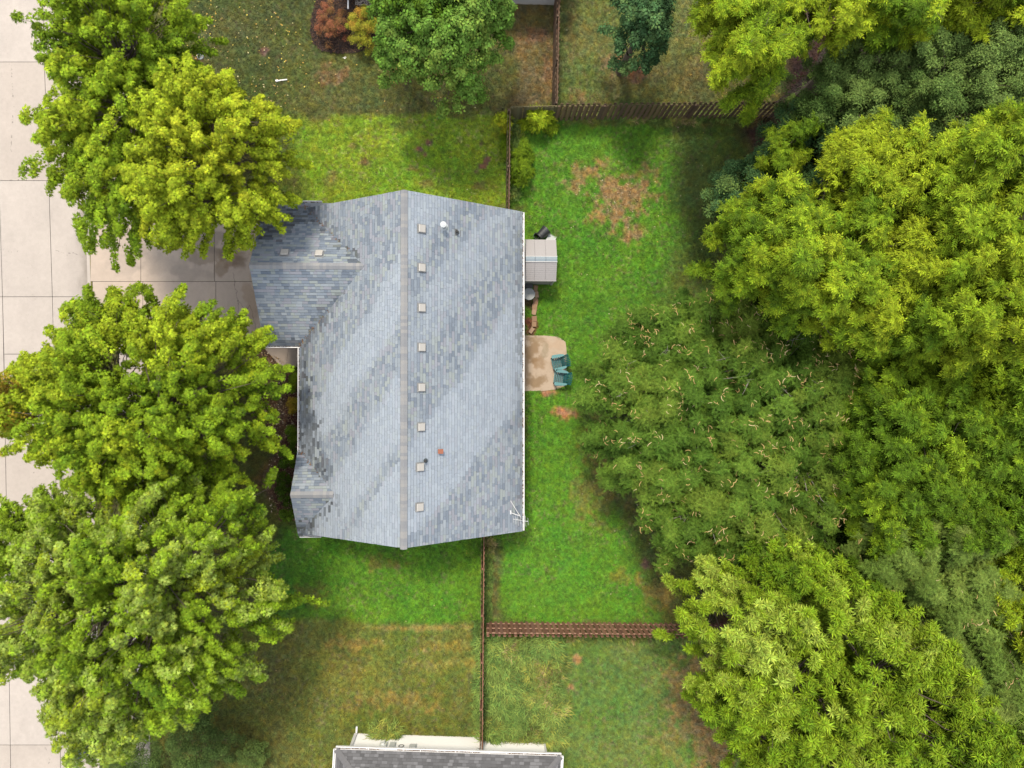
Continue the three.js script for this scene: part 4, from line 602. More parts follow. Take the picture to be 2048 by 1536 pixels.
// sprigs: a spray of leaves round a twig tip, about 0.3 m across, leaves roughly facing +y
function sprig(kind, seed) {
  const r = rng(seed), P = [], C = [];
  const leafTo = (x, y, z, az, tilt, roll, L, outline) => {          // leaf from (x,y,z) pointing outwards along az
    const d = V3(Math.cos(az) * Math.cos(tilt), Math.sin(tilt), Math.sin(az) * Math.cos(tilt)), s = V3(-Math.sin(az), 0, Math.cos(az)), n = d.clone().cross(s).multiplyScalar(-1); s.multiplyScalar(Math.cos(roll)).addScaledVector(n, Math.sin(roll)); const nn = s.clone().cross(d);
    const at = ([u, v, w = 0]) => [x + d.x * u * L + s.x * v * L + nn.x * w * L, y + d.y * u * L + s.y * v * L + nn.y * w * L, z + d.z * u * L + s.z * v * L + nn.z * w * L];
    const k = .72 + .56 * r(), y2 = .9 + .2 * r(); for (const [a, b, c] of outline) { P.push(...at(a), ...at(b), ...at(c)); for (let q = 0; q < 3; q++) C.push(k * y2, k, k * .9); }
  };
  const oval = w => [[[0, 0], [.35, w, .06], [.45, 0]], [[.45, 0], [.35, w, .06], [1, 0, -.12]], [[0, 0], [.45, 0], [.35, -w, .06]], [[.45, 0], [1, 0, -.12], [.35, -w, .06]]];
  const maple = (() => { const c = [.32, 0, .04], o = [[0, 0], [.04, .16], [.2, .56, -.06], [.34, .17], [.78, .5, -.1], [.52, .11], [1.12, 0, -.14], [.52, -.11], [.78, -.5, -.1], [.34, -.17], [.2, -.56, -.06], [.04, -.16]], t = []; for (let i = 0; i < o.length; i++) t.push([c, o[i], o[(i + 1) % o.length]]); return t; })();
  if (kind === 'maple') for (let i = 0; i < 8; i++) { const a = i * 2.4 + r(), q = .03 + .14 * Math.sqrt(i / 8); leafTo(Math.cos(a) * q, .07 - i * .012 + r() * .03, Math.sin(a) * q, a + (r() - .5) * .5, -.15 - r() * .35, (r() - .5) * .7, .13 + r() * .07, maple); }
  if (kind === 'broad') for (let i = 0; i < 9; i++) { const a = i * 2.4 + r(), q = .02 + .12 * Math.sqrt(i / 9); leafTo(Math.cos(a) * q, .08 - i * .014, Math.sin(a) * q, a + (r() - .5) * .5, -.3 - r() * .4, (r() - .5) * .8, .13 + r() * .06, oval(.36)); }
  if (kind === 'small') for (let i = 0; i < 16; i++) { const a = i * 2.4 + r(), q = .02 + .16 * Math.sqrt(i / 16); leafTo(Math.cos(a) * q, .06 - i * .006 + r() * .05, Math.sin(a) * q, a + (r() - .5) * 1.4, .2 - r() * .8, (r() - .5) * 1.2, .07 + r() * .03, oval(.26)); }
  if (kind === 'narrow') for (let i = 0; i < 13; i++) { const a = i * 2.4 + r() * .6; leafTo(Math.cos(a) * .02, .05 - i * .006, Math.sin(a) * .02, a, .75 - i * .09 + (r() - .5) * .3, (r() - .5) * .8, .17 + r() * .07, oval(.12)); }
  if (kind === 'pinnate') for (let i = 0; i < 5; i++) { const a = i * 1.257 + r() * .8, L = .26 + r() * .12, t0 = .3 - r() * .5; for (let k = 1; k <= 5; k++) for (const s of k === 5 ? [0] : [-1, 1]) { const t = k / 5, x = Math.cos(a) * L * t, z = Math.sin(a) * L * t, y = t0 * L * t - .16 * t * t * L; leafTo(x, y, z, a + s * .85, -.1 - r() * .4, s * .3 + (r() - .5) * .5, .12 + r() * .03, oval(.19)); } }
  if (kind === 'fine') for (let i = 0; i < 5; i++) { const a = i * 1.257 + r() * .9, L = .2 + r() * .12, t0 = .35 - r() * .7; for (let k = 1; k <= 7; k++) for (const s of [-1, 1]) { const t = k / 7, x = Math.cos(a) * L * t, z = Math.sin(a) * L * t, y = t0 * L * t - .12 * t * t * L; leafTo(x, y, z, a + s * 1.2, -.05 - r() * .3, s * .25 + (r() - .5) * .5, .05 + r() * .018, oval(.22)); } }
  if (kind === 'needle') for (let i = 0; i < 26; i++) { const a = i * 2.4; leafTo(0, .02 * (i % 5), 0, a, 1.1 - (i / 26) * 1.2, 0, .12 + r() * .06, [[[0, -.035], [0, .035], [1, 0]]]); }
  return flat(P, C);
}
const SP = {}; for (const k of ['maple', 'broad', 'small', 'narrow', 'pinnate', 'fine', 'needle']) SP[k] = sprig(k, 400 + k.length);
function pick(list, t) { let s = 0; for (const q of list) s += q[1]; t *= s; for (const q of list) { t -= q[1]; if (t <= 0) return q[0]; } return list[0][0]; }
function ramp(p, t) { const n = p.length - 1, i = Math.min(n - 1, Math.floor(t * n)), f = t * n - i, a = p[i], b = p[i + 1]; return [a[0] + (b[0] - a[0]) * f, a[1] + (b[1] - a[1]) * f, a[2] + (b[2] - a[2]) * f]; }
// crown: leafy shoots over a domed, lumpy outline, carried by limbs from the trunk
function tree(o) {
  const r = rng(o.seed), poly = GP(o.outline, o.base + (o.top - o.base) * .5), xs = poly.map(p => p[0]), zs = poly.map(p => p[1]), x0 = Math.min(...xs), x1 = Math.max(...xs), z0 = Math.min(...zs), z1 = Math.max(...zs);
  let cx = 0, cz = 0, Rm = 0; const area = Math.abs(THREE.ShapeUtils.area(poly.map(p => new THREE.Vector2(...p))));
  for (let i = 0; i < 900; i++) { const x = x0 + r() * (x1 - x0), z = z0 + r() * (z1 - z0), e = edge(poly, x, z); if (e > Rm) { Rm = e; cx = x; cz = z; } }
  if (o.trunk) { [cx, cz] = G(o.trunk[0], o.trunk[1], o.h); }
  const root = thing(o.name, o.label, o.category || 'tree', [cx, 0, cz], o.group);
  const sp = o.spacing || .6, layers = o.layers || 3, per = o.per || 46, L = [], tips = [], sz = o.size || .8, hb = o.base, ht = o.top, lump = o.lump ?? .9, gap = o.gap ?? .3, droop = o.droop || 0;
  const Rr = Math.max(.3, Rm * (o.flat || .8));
  for (let ly = 0; ly < layers; ly++) for (let gx = x0 - .3; gx < x1 + .3; gx += sp) for (let gz = z0 - .3; gz < z1 + .3; gz += sp) {
    const x = gx + (r() - .5) * sp * 1.3, z = gz + (r() - .5) * sp * 1.3, wx = (fbm(x * .9 + o.seed, z * .9, 2) - .5) * 1.1 * (o.ragged ?? 1), wz = (fbm(x * .9, z * .9 + o.seed, 2) - .5) * 1.1 * (o.ragged ?? 1), e = edge(poly, x + wx, z + wz) + (o.grow ?? .3);
    if (e < -.05 + ly * .25) continue; const t = clamp(e / Rr), rise = Math.sqrt(1 - (1 - t) * (1 - t));
    const n = fbm(x * (o.lf || .55) + o.seed * 3.1, z * (o.lf || .55), 3), g = fbm(x * .8 + o.seed * 7, z * .8 + 31 + ly * 3, 2); if (g < gap + (ly > 0 ? -.04 : 0)) continue; if (ly < 2 && vn(x * 1.7 + o.seed * 13, z * 1.7 + ly) < (o.pocket ?? .3)) continue;
    const y = hb + (ht - hb) * rise + (n - .5) * 2 * lump + (r() - .5) * (o.jit ?? 1.3) - ly * (o.dy || .95) * (.7 + .6 * r());
    if (y < (o.floor ?? .5)) continue;
    const rx = x - cx, rz = z - cz, rl = Math.hypot(rx, rz) || 1, rr = clamp(Math.max(1 - t, rl / (rl + Math.max(.2, e)) - .25)), dir = V3(rx / rl, 0, rz / rl).multiplyScalar(.12 + .95 * rr).add(V3((r() - .5) * .75, (1.0 - .68 * rr) * (o.upright ?? 1), (r() - .5) * .75)).normalize();
    const len = (o.len || 1.5) * (.65 + .7 * r()), rad = (o.rad || .26) * (.75 + .5 * r());
    const hue = clamp(.5 + (fbm(x * .45 + o.seed, z * .45 + 70, 3) - .5) * 1.5 + (r() - .5) * .45), pal = o.tint ? o.tint(x, z) : o.cols, cb = .9 + .2 * r();
    const tip = V3(x, y, z), foot = tip.clone().addScaledVector(dir, -len), arch = len * .22 - droop * len * .3; tips.push([foot, tip]);
    const m = Math.round(per * (ly ? .8 : 1) * (.7 + .6 * r()));
    for (let k = 0; k < m; k++) {
      const tt = Math.sqrt(r()) * 1.02, a = r() * 6.2832, q = rad * (r() + r() * .8) * (1.25 - (o.taper ?? 1.0) * tt), u = V3(Math.cos(a), (r() - .5) * .8, Math.sin(a)), pos = foot.clone().addScaledVector(dir, len * tt).addScaledVector(u, q); pos.y += arch * 4 * tt * (1 - tt) - droop * tt * tt * len * .5; if (pos.y < .06) continue;
      const nr = V3(0, .9, 0).addScaledVector(u, .45).addScaledVector(dir, .3).add(V3((r() - .5) * 1.1, (r() - .5) * .3, (r() - .5) * 1.1)).normalize(), v = cb * (.55 + .9 * r()), base = ramp(pal, clamp(hue + (r() - .5) * .4));
      L.push([place(pos.x - cx, pos.y, pos.z - cz, nr, r() * 6.28, sz * (.6 + .65 * r())), [base[0] * v, base[1] * v, base[2] * v]]);
    }
  }
  instanced('crown', SP[o.sp], leafMat, L, root);
  // trunk, limbs and branches
  const bm = o.bark || barkMat, tr = (o.trunkR || .02 * ht + .04), hk = hb * .55 + ht * .12, lean = V3(cx + (r() - .5) * .4, hk, cz + (r() - .5) * .4);
  const T = [V3(0, -.02, 0), V3(.02, hk * .3, 0), V3(lean.x - cx, hk, lean.z - cz)]; const tk = tube([T[0], T[0].clone().lerp(T[1], .15), T[1], T[2]], tr * 1.25, tr * .8, 9); part('trunk', tk, bm, root);
  const nl = o.limbs || Math.max(4, Math.min(11, Math.round(area / 6))), limbs = [], B = [];
  for (let i = 0; i < nl; i++) {
    const tip = tips[(r() * tips.length) | 0]; if (!tip) break; const a = V3(tip[0].x - cx, 0, tip[0].z - cz).multiplyScalar(.72), end = V3(a.x, Math.min(tip[0].y - .6, hb + (ht - hb) * .75), a.z), mid = T[2].clone().lerp(end, .45).add(V3((r() - .5) * .5, .3, (r() - .5) * .5));
    const c = new THREE.CatmullRomCurve3([T[2], mid, end]), pts = c.getPoints(6); B.push(tube(pts, tr * .55, tr * .16, 6)); limbs.push(pts);
  }
  for (const [a0, b0] of tips) { if (r() < (o.skip || .35)) continue; const a = a0.clone().sub(V3(cx, 0, cz)), b = b0.clone().sub(V3(cx, 0, cz)); let best = null, bd = 1e9; for (const pts of limbs) for (const q of pts) { const d = q.distanceToSquared(a) + (q.y > a.y ? 3 : 0); if (d < bd) { bd = d; best = q; } } if (!best || bd > 16) continue; const mid = best.clone().lerp(a, .55).add(V3((r() - .5) * .25, .1, (r() - .5) * .25)); B.push(tube([best, mid, a, b], o.br || .028, .005, 4)); }
  if (o.twigs) for (let i = 0; i < o.twigs; i++) { const t = tips[(r() * tips.length) | 0], a = t[0].clone().sub(V3(cx, 0, cz)), d = V3((r() - .5) * 2, .25 + r() * .5, (r() - .5) * 2); a.y += .35; const p1 = a.clone().addScaledVector(d, .35).add(V3((r() - .5) * .15, .05, 0)), b = a.clone().addScaledVector(d, .85); B.push(tube([a.clone().add(V3(0, -.5, 0)), a, p1, b], .022, .006, 4)); for (let k = 0; k < 2; k++) B.push(tube([p1, p1.clone().add(V3((r() - .5) * .3, .1, (r() - .5) * .3)), p1.clone().add(V3((r() - .5) * .7, .15, (r() - .5) * .7))], .011, .004, 3)); }
  if (B.length) part('branches', merge(B), o.twigBark || bm, root);
  if (o.pods) { const podGeo = (() => { const pts = []; for (let i = 0; i < 6; i++) { const t = i / 5; pts.push(V3(t * .2, Math.sin(t * 5) * .02, Math.sin(t * 3.1) * .03)); } return tube(pts, .014, .008, 4); })(), pl = []; for (let i = 0; i < o.pods; i++) { const t = tips[(r() * tips.length) | 0], k = 1 + (r() * 3 | 0); for (let j = 0; j < k; j++) pl.push([place(t[1].x - cx + (r() - .5) * .4, t[1].y + .12 + r() * .3, t[1].z - cz + (r() - .5) * .4, V3(r() - .5, 1, r() - .5).normalize(), r() * 6.3,   .6 + r() * .6), pick([[[.4, .27, .1], 3], [[.33, .21, .09], 2], [[.42, .33, .18], 1]], r())]); } instanced('seed_pods', podGeo, mat(0xffffff, .7), pl, root); }
  return L.length;
}
let nLeaves = 0; const T = o => { nLeaves += tree(o); };
// leaf colours
const gD = [.030, .058, .004], gM = [.050, .096, .006], gL = [.104, .166, .008], gY = [.158, .208, .010], gYY = [.235, .232, .012], gO = [.21, .125, .016], gB = [.042, .08, .018], gBl = [.088, .14, .036], gS = [.145, .195, .042];
T({ name: 'maple_tree', label: 'tall green maple overhanging the street in the top left corner', group: 'street maples', seed: 1, sp: 'maple', h: 7, top: 9.6, base: 5.2, outline: [[110, -70], [330, -70], [380, 40], [385, 120], [330, 190], [290, 260], [290, 330], [300, 430], [255, 505], [190, 490], [150, 410], [75, 330], [50, 275], [110, 215], [80, 120], [100, 40]], cols: [gM, gL, gL, gY], gap: .33, lump: 1.2, pocket: .37, len: 1.3, rad: .14, taper: 1.1, jit: 1.8, per: 25, spacing: .41, size: .66, grow: .3 });
T({ name: 'maple_tree', label: 'yellowing maple leaning over the corner of the garage roof', group: 'street maples', seed: 2, sp: 'maple', h: 7, top: 9.8, base: 5.2, outline: [[330, 170], [350, 135], [410, 128], [470, 170], [550, 200], [562, 280], [548, 370], [552, 440], [500, 480], [410, 495], [345, 505], [285, 470], [250, 380], [265, 290], [290, 220]], cols: [gL, gY, gY, [.2, .23, .012]], gap: .31, lump: 1.1, pocket: .37, len: 1.3, rad: .14, taper: 1.1, jit: 1.8, per: 25, spacing: .41, size: .66, grow: .3 });
T({ name: 'maple_tree', label: 'round maple with orange tinged leaves on its street side below the driveway', group: 'street maples', seed: 3, sp: 'maple', h: 6.3, top: 9.2, base: 4.6, outline: [[150, 605], [225, 575], [300, 605], [370, 592], [450, 625], [500, 640], [525, 710], [550, 760], [555, 850], [530, 925], [440, 965], [330, 1005], [200, 1000], [100, 950], [10, 905], [-60, 830], [-20, 740], [80, 700], [110, 645]], tint: (x, z) => sm(-15, -21, x + (vn(x * .7, z * .7) - .5) * 5) > .5 ? [gM, gL, gY, gO] : [gM, gL, gL, gY, gY], gap: .3, lump: 1.1, pocket: .37, len: 1.3, rad: .14, taper: 1.1, jit: 1.8, per: 25, spacing: .41, size: .66, grow: .3 });
T({ name: 'maple_tree', label: 'large pale green silver maple in the bottom left corner', group: 'street maples', seed: 4, sp: 'maple', h: 7.4, top: 11, base: 5, outline: [[-60, 1000], [30, 975], [110, 950], [230, 980], [330, 945], [480, 960], [560, 1035], [530, 1110], [540, 1190], [590, 1270], [520, 1320], [480, 1420], [390, 1425], [310, 1490], [210, 1545], [150, 1480], [80, 1480], [30, 1400], [-60, 1380]], cols: [gM, gL, gL, gS, gY], gap: .435, lump: 1.5, ragged: 1.6, pocket: .37, len: 1.3, rad: .14, taper: 1.1, jit: 1.8, per: 25, spacing: .41, size: .66, grow: .3 });
T({ name: 'shade_tree', label: 'dense rounded dark green tree beside the neighbour at the top', seed: 5, sp: 'broad', h: 5, top: 8, base: 3.2, outline: [[738, -50], [735, 40], [758, 125], [800, 150], [838, 150], [852, 175], [900, 200], [935, 190], [955, 150], [1000, 120], [1020, 70], [1030, 0], [1025, -50]], cols: [gM, [.07, .145, .02], [.09, .17, .03], [.14, .21, .035]], gap: .12, pocket: .16, jit: .7, lump: 1.1, lf: .8, dy: .5, ragged: .8, spacing: .45, len: .6, rad: .26, per: 30, upright: 1.2, size: .85, grow: .1 });
T({ name: 'conifer_tree', label: 'narrow dark blue green tree alone on the upper right lawn', seed: 6, sp: 'broad', h: 4.2, top: 8, base: 2.8, floor: 2.3, flat: 1.1, outline: [[1232, -30], [1224, 50], [1242, 120], [1288, 152], [1325, 110], [1350, 50], [1345, -30]], cols: [[.022, .054, .022], [.036, .08, .032], [.075, .125, .04]], gap: .02, pocket: .1, ragged: .3, jit: .6, lump: .4, dy: .6, layers: 5, spacing: .4, len: .6, rad: .24, per: 24, size: .85, grow: .1 });
T({ name: 'elm_tree', label: 'yellow green tree with drooping sprays in the top right corner', group: 'trees behind the yards', flat: .45, grow: .55, seed: 7, trunk: [1760, -220], sp: 'pinnate', h: 8.5, top: 11.5, base: 6.5, outline: [[1400, -80], [1420, 30], [1460, 110], [1450, 165], [1530, 150], [1560, 100], [1640, 80], [1700, 90], [1740, -80]], cols: [gM, gL, gY, gY], gap: .36, droop: .5, lump: 1.1, ragged: 1.6, len: 2.0, rad: .2, size: .85 });
T({ name: 'elm_tree', label: 'yellow green drooping tree on the top edge at the far right', group: 'trees behind the yards', flat: .45, grow: .55, seed: 8, sp: 'pinnate', h: 8.5, top: 11.5, base: 6, outline: [[1700, -80], [1690, 60], [1740, 130], [1800, 120], [1860, 80], [1960, 70], [2090, 110], [2090, -80]], cols: [gM, gL, gY, gY], gap: .34, droop: .5, lump: 1.1, ragged: 1.4, len: 2.0, rad: .2, size: .85 });
T({ name: 'pear_tree', label: 'grey green small leaved tree at the end of the dark fence', group: 'trees behind the yards', flat: .45, grow: .55, seed: 9, sp: 'small', h: 6.4, top: 8.4, base: 4.4, outline: [[1630, 130], [1700, 100], [1770, 140], [1800, 240], [1760, 320], [1660, 320], [1590, 260], [1620, 190]], cols: [gB, gBl, gBl], gap: .22, lump: .8, len: .9, rad: .3, per: 44, spacing: .5, size: .95 });
T({ name: 'pear_tree', label: 'broad grey green small leaved tree near the right edge', group: 'trees behind the yards', flat: .45, grow: .55, seed: 10, sp: 'small', h: 7, top: 9.8, base: 5, outline: [[1780, 120], [1850, 80], [1950, 55], [2050, 90], [2070, 200], [1980, 250], [1900, 310], [1810, 310], [1765, 240]], cols: [gB, gBl, gBl], gap: .2, lump: .9, len: .9, rad: .3, per: 44, spacing: .5, size: .95 });
T({ name: 'pear_tree', label: 'dark green small leaved tree spreading low over the backyard corner', group: 'trees behind the yards', flat: .45, grow: .55, seed: 11, sp: 'small', h: 4.8, top: 6.4, base: 3, outline: [[1560, 250], [1660, 240], [1760, 300], [1760, 360], [1650, 400], [1560, 410], [1480, 450], [1430, 410], [1450, 345], [1540, 310]], cols: [gB, [.03, .075, .03], gBl], gap: .3, lump: .6, len: .9, rad: .3, per: 44, spacing: .5, size: .95 });
T({ name: 'ash_tree', label: 'small yellow green tree at the right end of the backyard fence', group: 'trees behind the yards', flat: .45, grow: .1, seed: 12, sp: 'pinnate', h: 6.2, top: 7.8, base: 4.6, outline: [[1510, 275], [1560, 255], [1600, 270], [1610, 320], [1575, 355], [1510, 345]], cols: [gM, gL, gY], gap: .2, size: .85, per: 22, spacing: .44, len: 1.2, jit: 1.7, pocket: .35, rad: .18 });
T({ name: 'ash_tree', label: 'tall bright yellow green ash beside the upper backyard', group: 'trees behind the yards', flat: .45, grow: .55, seed: 13, sp: 'pinnate', h: 9, top: 12, base: 6.5, outline: [[1440, 470], [1500, 380], [1580, 400], [1650, 370], [1700, 290], [1750, 255], [1790, 330], [1800, 450], [1790, 560], [1760, 660], [1700, 690], [1620, 650], [1550, 640], [1480, 590], [1450, 530]], cols: [gM, gL, gY, gY], gap: .3, lump: 1.4, lf: .45, size: .85, per: 22, spacing: .44, len: 1.2, jit: 1.7, pocket: .35, rad: .18 });
T({ name: 'ash_tree', label: 'tallest yellow green ash on the right edge below the grey green tree', group: 'trees behind the yards', flat: .45, grow: .55, seed: 14, sp: 'pinnate', h: 10, top: 13.4, base: 7, outline: [[1790, 340], [1850, 300], [1960, 260], [2090, 210], [2090, 580], [1980, 630], [1950, 720], [1880, 740], [1790, 690], [1790, 560], [1800, 440]], cols: [gM, gL, gY], gap: .33, lump: 1.5, lf: .42, size: .85, per: 22, spacing: .44, len: 1.2, jit: 1.7, pocket: .35, rad: .18 });
T({ name: 'locust_tree', label: 'sparse locust tree full of tan seed pods spreading over the backyard', group: 'trees behind the yards', flat: .45, grow: .3, seed: 15, sp: 'fine', h: 5.4, top: 7.4, base: 4.4, ragged: 2, outline: [[1165, 800], [1190, 720], [1270, 650], [1340, 600], [1450, 580], [1560, 640], [1660, 650], [1720, 740], [1740, 860], [1730, 990], [1690, 1090], [1560, 1160], [1430, 1150], [1300, 1100], [1250, 1000], [1190, 900]], cols: [[.042, .09, .012], [.066, .125, .016], [.1, .15, .02]], gap: .4, pocket: .24, jit: 1.1, lump: 1.2, lf: .4, layers: 3, pods: 950, twigs: 80, bark: greyBark, skip: .15, dy: .75, spacing: .5, len: 1.3, rad: .32, per: 34, size: .95 });
T({ name: 'oak_tree', label: 'mid green tree right of the seed pod locust', group: 'trees behind the yards', flat: .45, grow: .55, seed: 16, sp: 'pinnate', h: 7, top: 9.6, base: 5, outline: [[1690, 740], [1780, 690], [1880, 740], [1970, 740], [1990, 880], [1980, 1030], [1890, 1090], [1750, 1090], [1690, 1000], [1700, 850]], cols: [gM, gM, gL, gL], gap: .29, lump: 1.1, size: .85, per: 22, spacing: .44, len: 1.2, jit: 1.7, pocket: .35, rad: .18 });
T({ name: 'oak_tree', label: 'bright narrow leaved oak filling the bottom right', group: 'trees behind the yards', flat: .45, grow: .55, seed: 17, sp: 'narrow', size: .95, h: 8, top: 11.4, base: 4.6, outline: [[1375, 1200], [1430, 1140], [1560, 1090], [1680, 1120], [1780, 1170], [1850, 1260], [1930, 1370], [1980, 1470], [1990, 1600], [1520, 1600], [1450, 1450], [1390, 1380], [1380, 1290]], cols: [gM, gL, [.13, .19, .012], [.2, .26, .04]], gap: .27, lump: 1.3, lf: .45, spacing: .46, per: 26, len: 1.2, jit: 1.7, pocket: .35, rad: .19 });
T({ name: 'locust_tree', label: 'pale fine leaved locust between the narrow leaved oak and right edge', group: 'trees behind the yards', flat: .45, grow: .55, seed: 18, sp: 'fine', h: 7, top: 9, base: 5.2, outline: [[1710, 1040], [1850, 1010], [1950, 1050], [2000, 1180], [2020, 1320], [2000, 1450], [1940, 1400], [1870, 1270], [1790, 1170], [1720, 1120]], cols: [[.07, .12, .02], [.1, .155, .03], gS], gap: .32, pods: 70, rad: .32, size: .95 });
T({ name: 'ash_tree', label: 'green ash on the right edge level with the patio', group: 'trees behind the yards', flat: .45, grow: .55, seed: 19, sp: 'pinnate', h: 8, top: 10.6, base: 5.6, outline: [[1960, 640], [2090, 590], [2090, 1080], [1990, 1060], [1960, 960], [1975, 840]], cols: [gM, gM, gL], gap: .3, lump: 1.1, size: .85, per: 22, spacing: .44, len: 1.2, jit: 1.7, pocket: .35, rad: .18 });
T({ name: 'ash_tree', label: 'golden green tree on the right edge above the bottom corner', group: 'trees behind the yards', flat: .45, grow: .55, seed: 20, sp: 'narrow', h: 7, top: 9.2, base: 5, outline: [[1920, 1090], [2090, 1040], [2090, 1330], [2010, 1310], [1940, 1200]], cols: [gL, gY, gY], gap: .28, lump: .9, spacing: .46, per: 26, len: 1.2, jit: 1.7, pocket: .35, rad: .19 });
T({ name: 'oak_tree', label: 'dark green small tree in the bottom right corner', group: 'trees behind the yards', flat: .45, grow: .55, seed: 21, sp: 'small', h: 5, top: 7, base: 3, outline: [[1980, 1400], [2090, 1320], [2090, 1600], [1970, 1600]], cols: [gD, gM, gL], gap: .28 });
T({ name: 'oak_tree', label: 'shaded understorey tree behind the seed pod locust at the right', group: 'trees behind the yards', flat: .45, grow: .55, seed: 22, sp: 'pinnate', h: 4, top: 5.6, base: 2.4, outline: [[1500, 400], [1640, 300], [1760, 300], [1900, 420], [2090, 520], [2090, 1250], [2060, 1480], [1900, 1400], [1800, 1180], [1690, 1080], [1680, 800], [1560, 640], [1480, 560]], cols: [gD, gM], gap: .2, pocket: .2, layers: 2, size: .85, per: 22, spacing: .44, len: 1.2, jit: 1.7, pocket: .35, rad: .18 });
// shrubs
const S = (name, label, px, py, rx, ry, h, sp, cols, seed, extra = {}) => { const pts = []; for (let i = 0; i < 14; i++) { const a = i / 14 * 6.283, k = .9 + .2 * h2(i, seed); pts.push([px + Math.cos(a) * rx * k, py + Math.sin(a) * ry * k]); } T({ name, label, category: 'shrub', seed, sp, h: h * .55, top: h, base: h * .25, outline: pts, cols, spacing: .3, layers: 2, per: 16, len: .3, rad: .15, gap: .08, lump: .12, grow: 0, pocket: .1, jit: .15, lf: 1.5, ragged: .3, floor: .08, dy: .28, trunkR: .03, limbs: 4, br: .012, size: .62, ...extra }); };
S('barberry_shrub', 'reddish brown shrub in the mulch bed at the top', 660, 42, 30, 44, 1.5, 'small', [[.13, .05, .035], [.2, .075, .045], [.12, .09, .03]], 40, { gap: .2, size: .5 });
S('spirea_shrub', 'rounded yellow orange shrub beside the dense dark green tree', 722, 56, 34, 44, 1.6, 'small', [[.22, .2, .02], [.16, .19, .02], [.3, .17, .03]], 41, { size: .55 });
S('foundation_shrub', 'olive shrub against the front wall nearest the entry walk', 590, 762, 13, 26, 1.1, 'small', [gL, gY, gM], 42);
S('foundation_shrub', 'orange green shrub against the front wall, second from the entry walk', 588, 812, 14, 18, 1.0, 'small', [gY, gO, gL], 43);
S('foundation_shrub', 'bright green shrub against the front wall, third from the entry walk', 586, 868, 16, 20, 1.0, 'small', [gL, gM, gY], 44);
S('foundation_shrub', 'dark green hedge shrub left of the small front gable, the upper one', 574, 920, 20, 30, 1.2, 'broad', [gD, gM], 45, { size: .5 });
S('foundation_shrub', 'dark green hedge shrub left of the small front gable, the middle one', 570, 972, 19, 28, 1.2, 'broad', [gD, gM], 46, { size: .5 });
S('foundation_shrub', 'dark green hedge shrub left of the small front gable, the lowest one', 576, 1024, 17, 28, 1.2, 'broad', [gD, gM], 47, { size: .5 });
S('juniper_shrub', 'dark green spreading shrub under the silver maple, leftmost on the bottom edge', 270, 1510, 70, 50, 1.8, 'small', [[.036, .062, .016], [.062, .095, .024]], 48, { spacing: .45, rad: .26, size: .8 });
S('juniper_shrub', 'dark green spreading shrub on the bottom edge in the middle of its row', 400, 1490, 75, 62, 2.2, 'small', [[.036, .062, .016], [.062, .095, .024]], 49, { spacing: .45, rad: .26, size: .8 });
S('juniper_shrub', 'small dark green shrub on the bottom edge, rightmost of its row', 505, 1510, 32, 36, 1.2, 'small', [[.042, .07, .018], [.066, .1, .026]], 50, { spacing: .4, rad: .22, size: .7 });
S('sumac_weed', 'leafy bright weed growing against the short mossy fence', 1078, 240, 30, 16, 1.5, 'pinnate', [gY, gL, gM], 51, { size: .95, gap: .3, spacing: .4, per: 9 });
S('sumac_weed', 'yellow green weed on the outer side of the side fence corner', 1004, 244, 12, 20, 1.4, 'pinnate', [gY, gYY, gL], 52, { size: .8, gap: .25, per: 8 });
S('vine_shrub', 'feathery green bush inside the side fence above the house corner', 1042, 325, 22, 46, 1.3, 'fine', [gL, gM, gY], 53, { size: .75, gap: .3 });
S('vine_shrub', 'loose green weeds on the lawn side of the side fence', 1006, 290, 9, 34, .8, 'fine', [gM, gL], 54, { size: .6, gap: .34 });
S('bed_plant', 'small green plant in the dark bed above the fence, uppermost of three', 1630, 150, 9, 8, .4, 'small', [gBl, gM], 55, { size: .6, per: 10, spacing: .22 });
S('bed_plant', 'small green plant in the dark bed above the fence, middle of three', 1604, 175, 8, 8, .4, 'small', [gBl, gM], 56, { size: .6, per: 10, spacing: .22 });
S('bed_plant', 'small green plant in the dark bed above the fence, lowest of three', 1583, 195, 8, 7, .4, 'small', [gBl, gM], 57, { size: .6, per: 10, spacing: .22 });
console.log('sprigs', nLeaves);
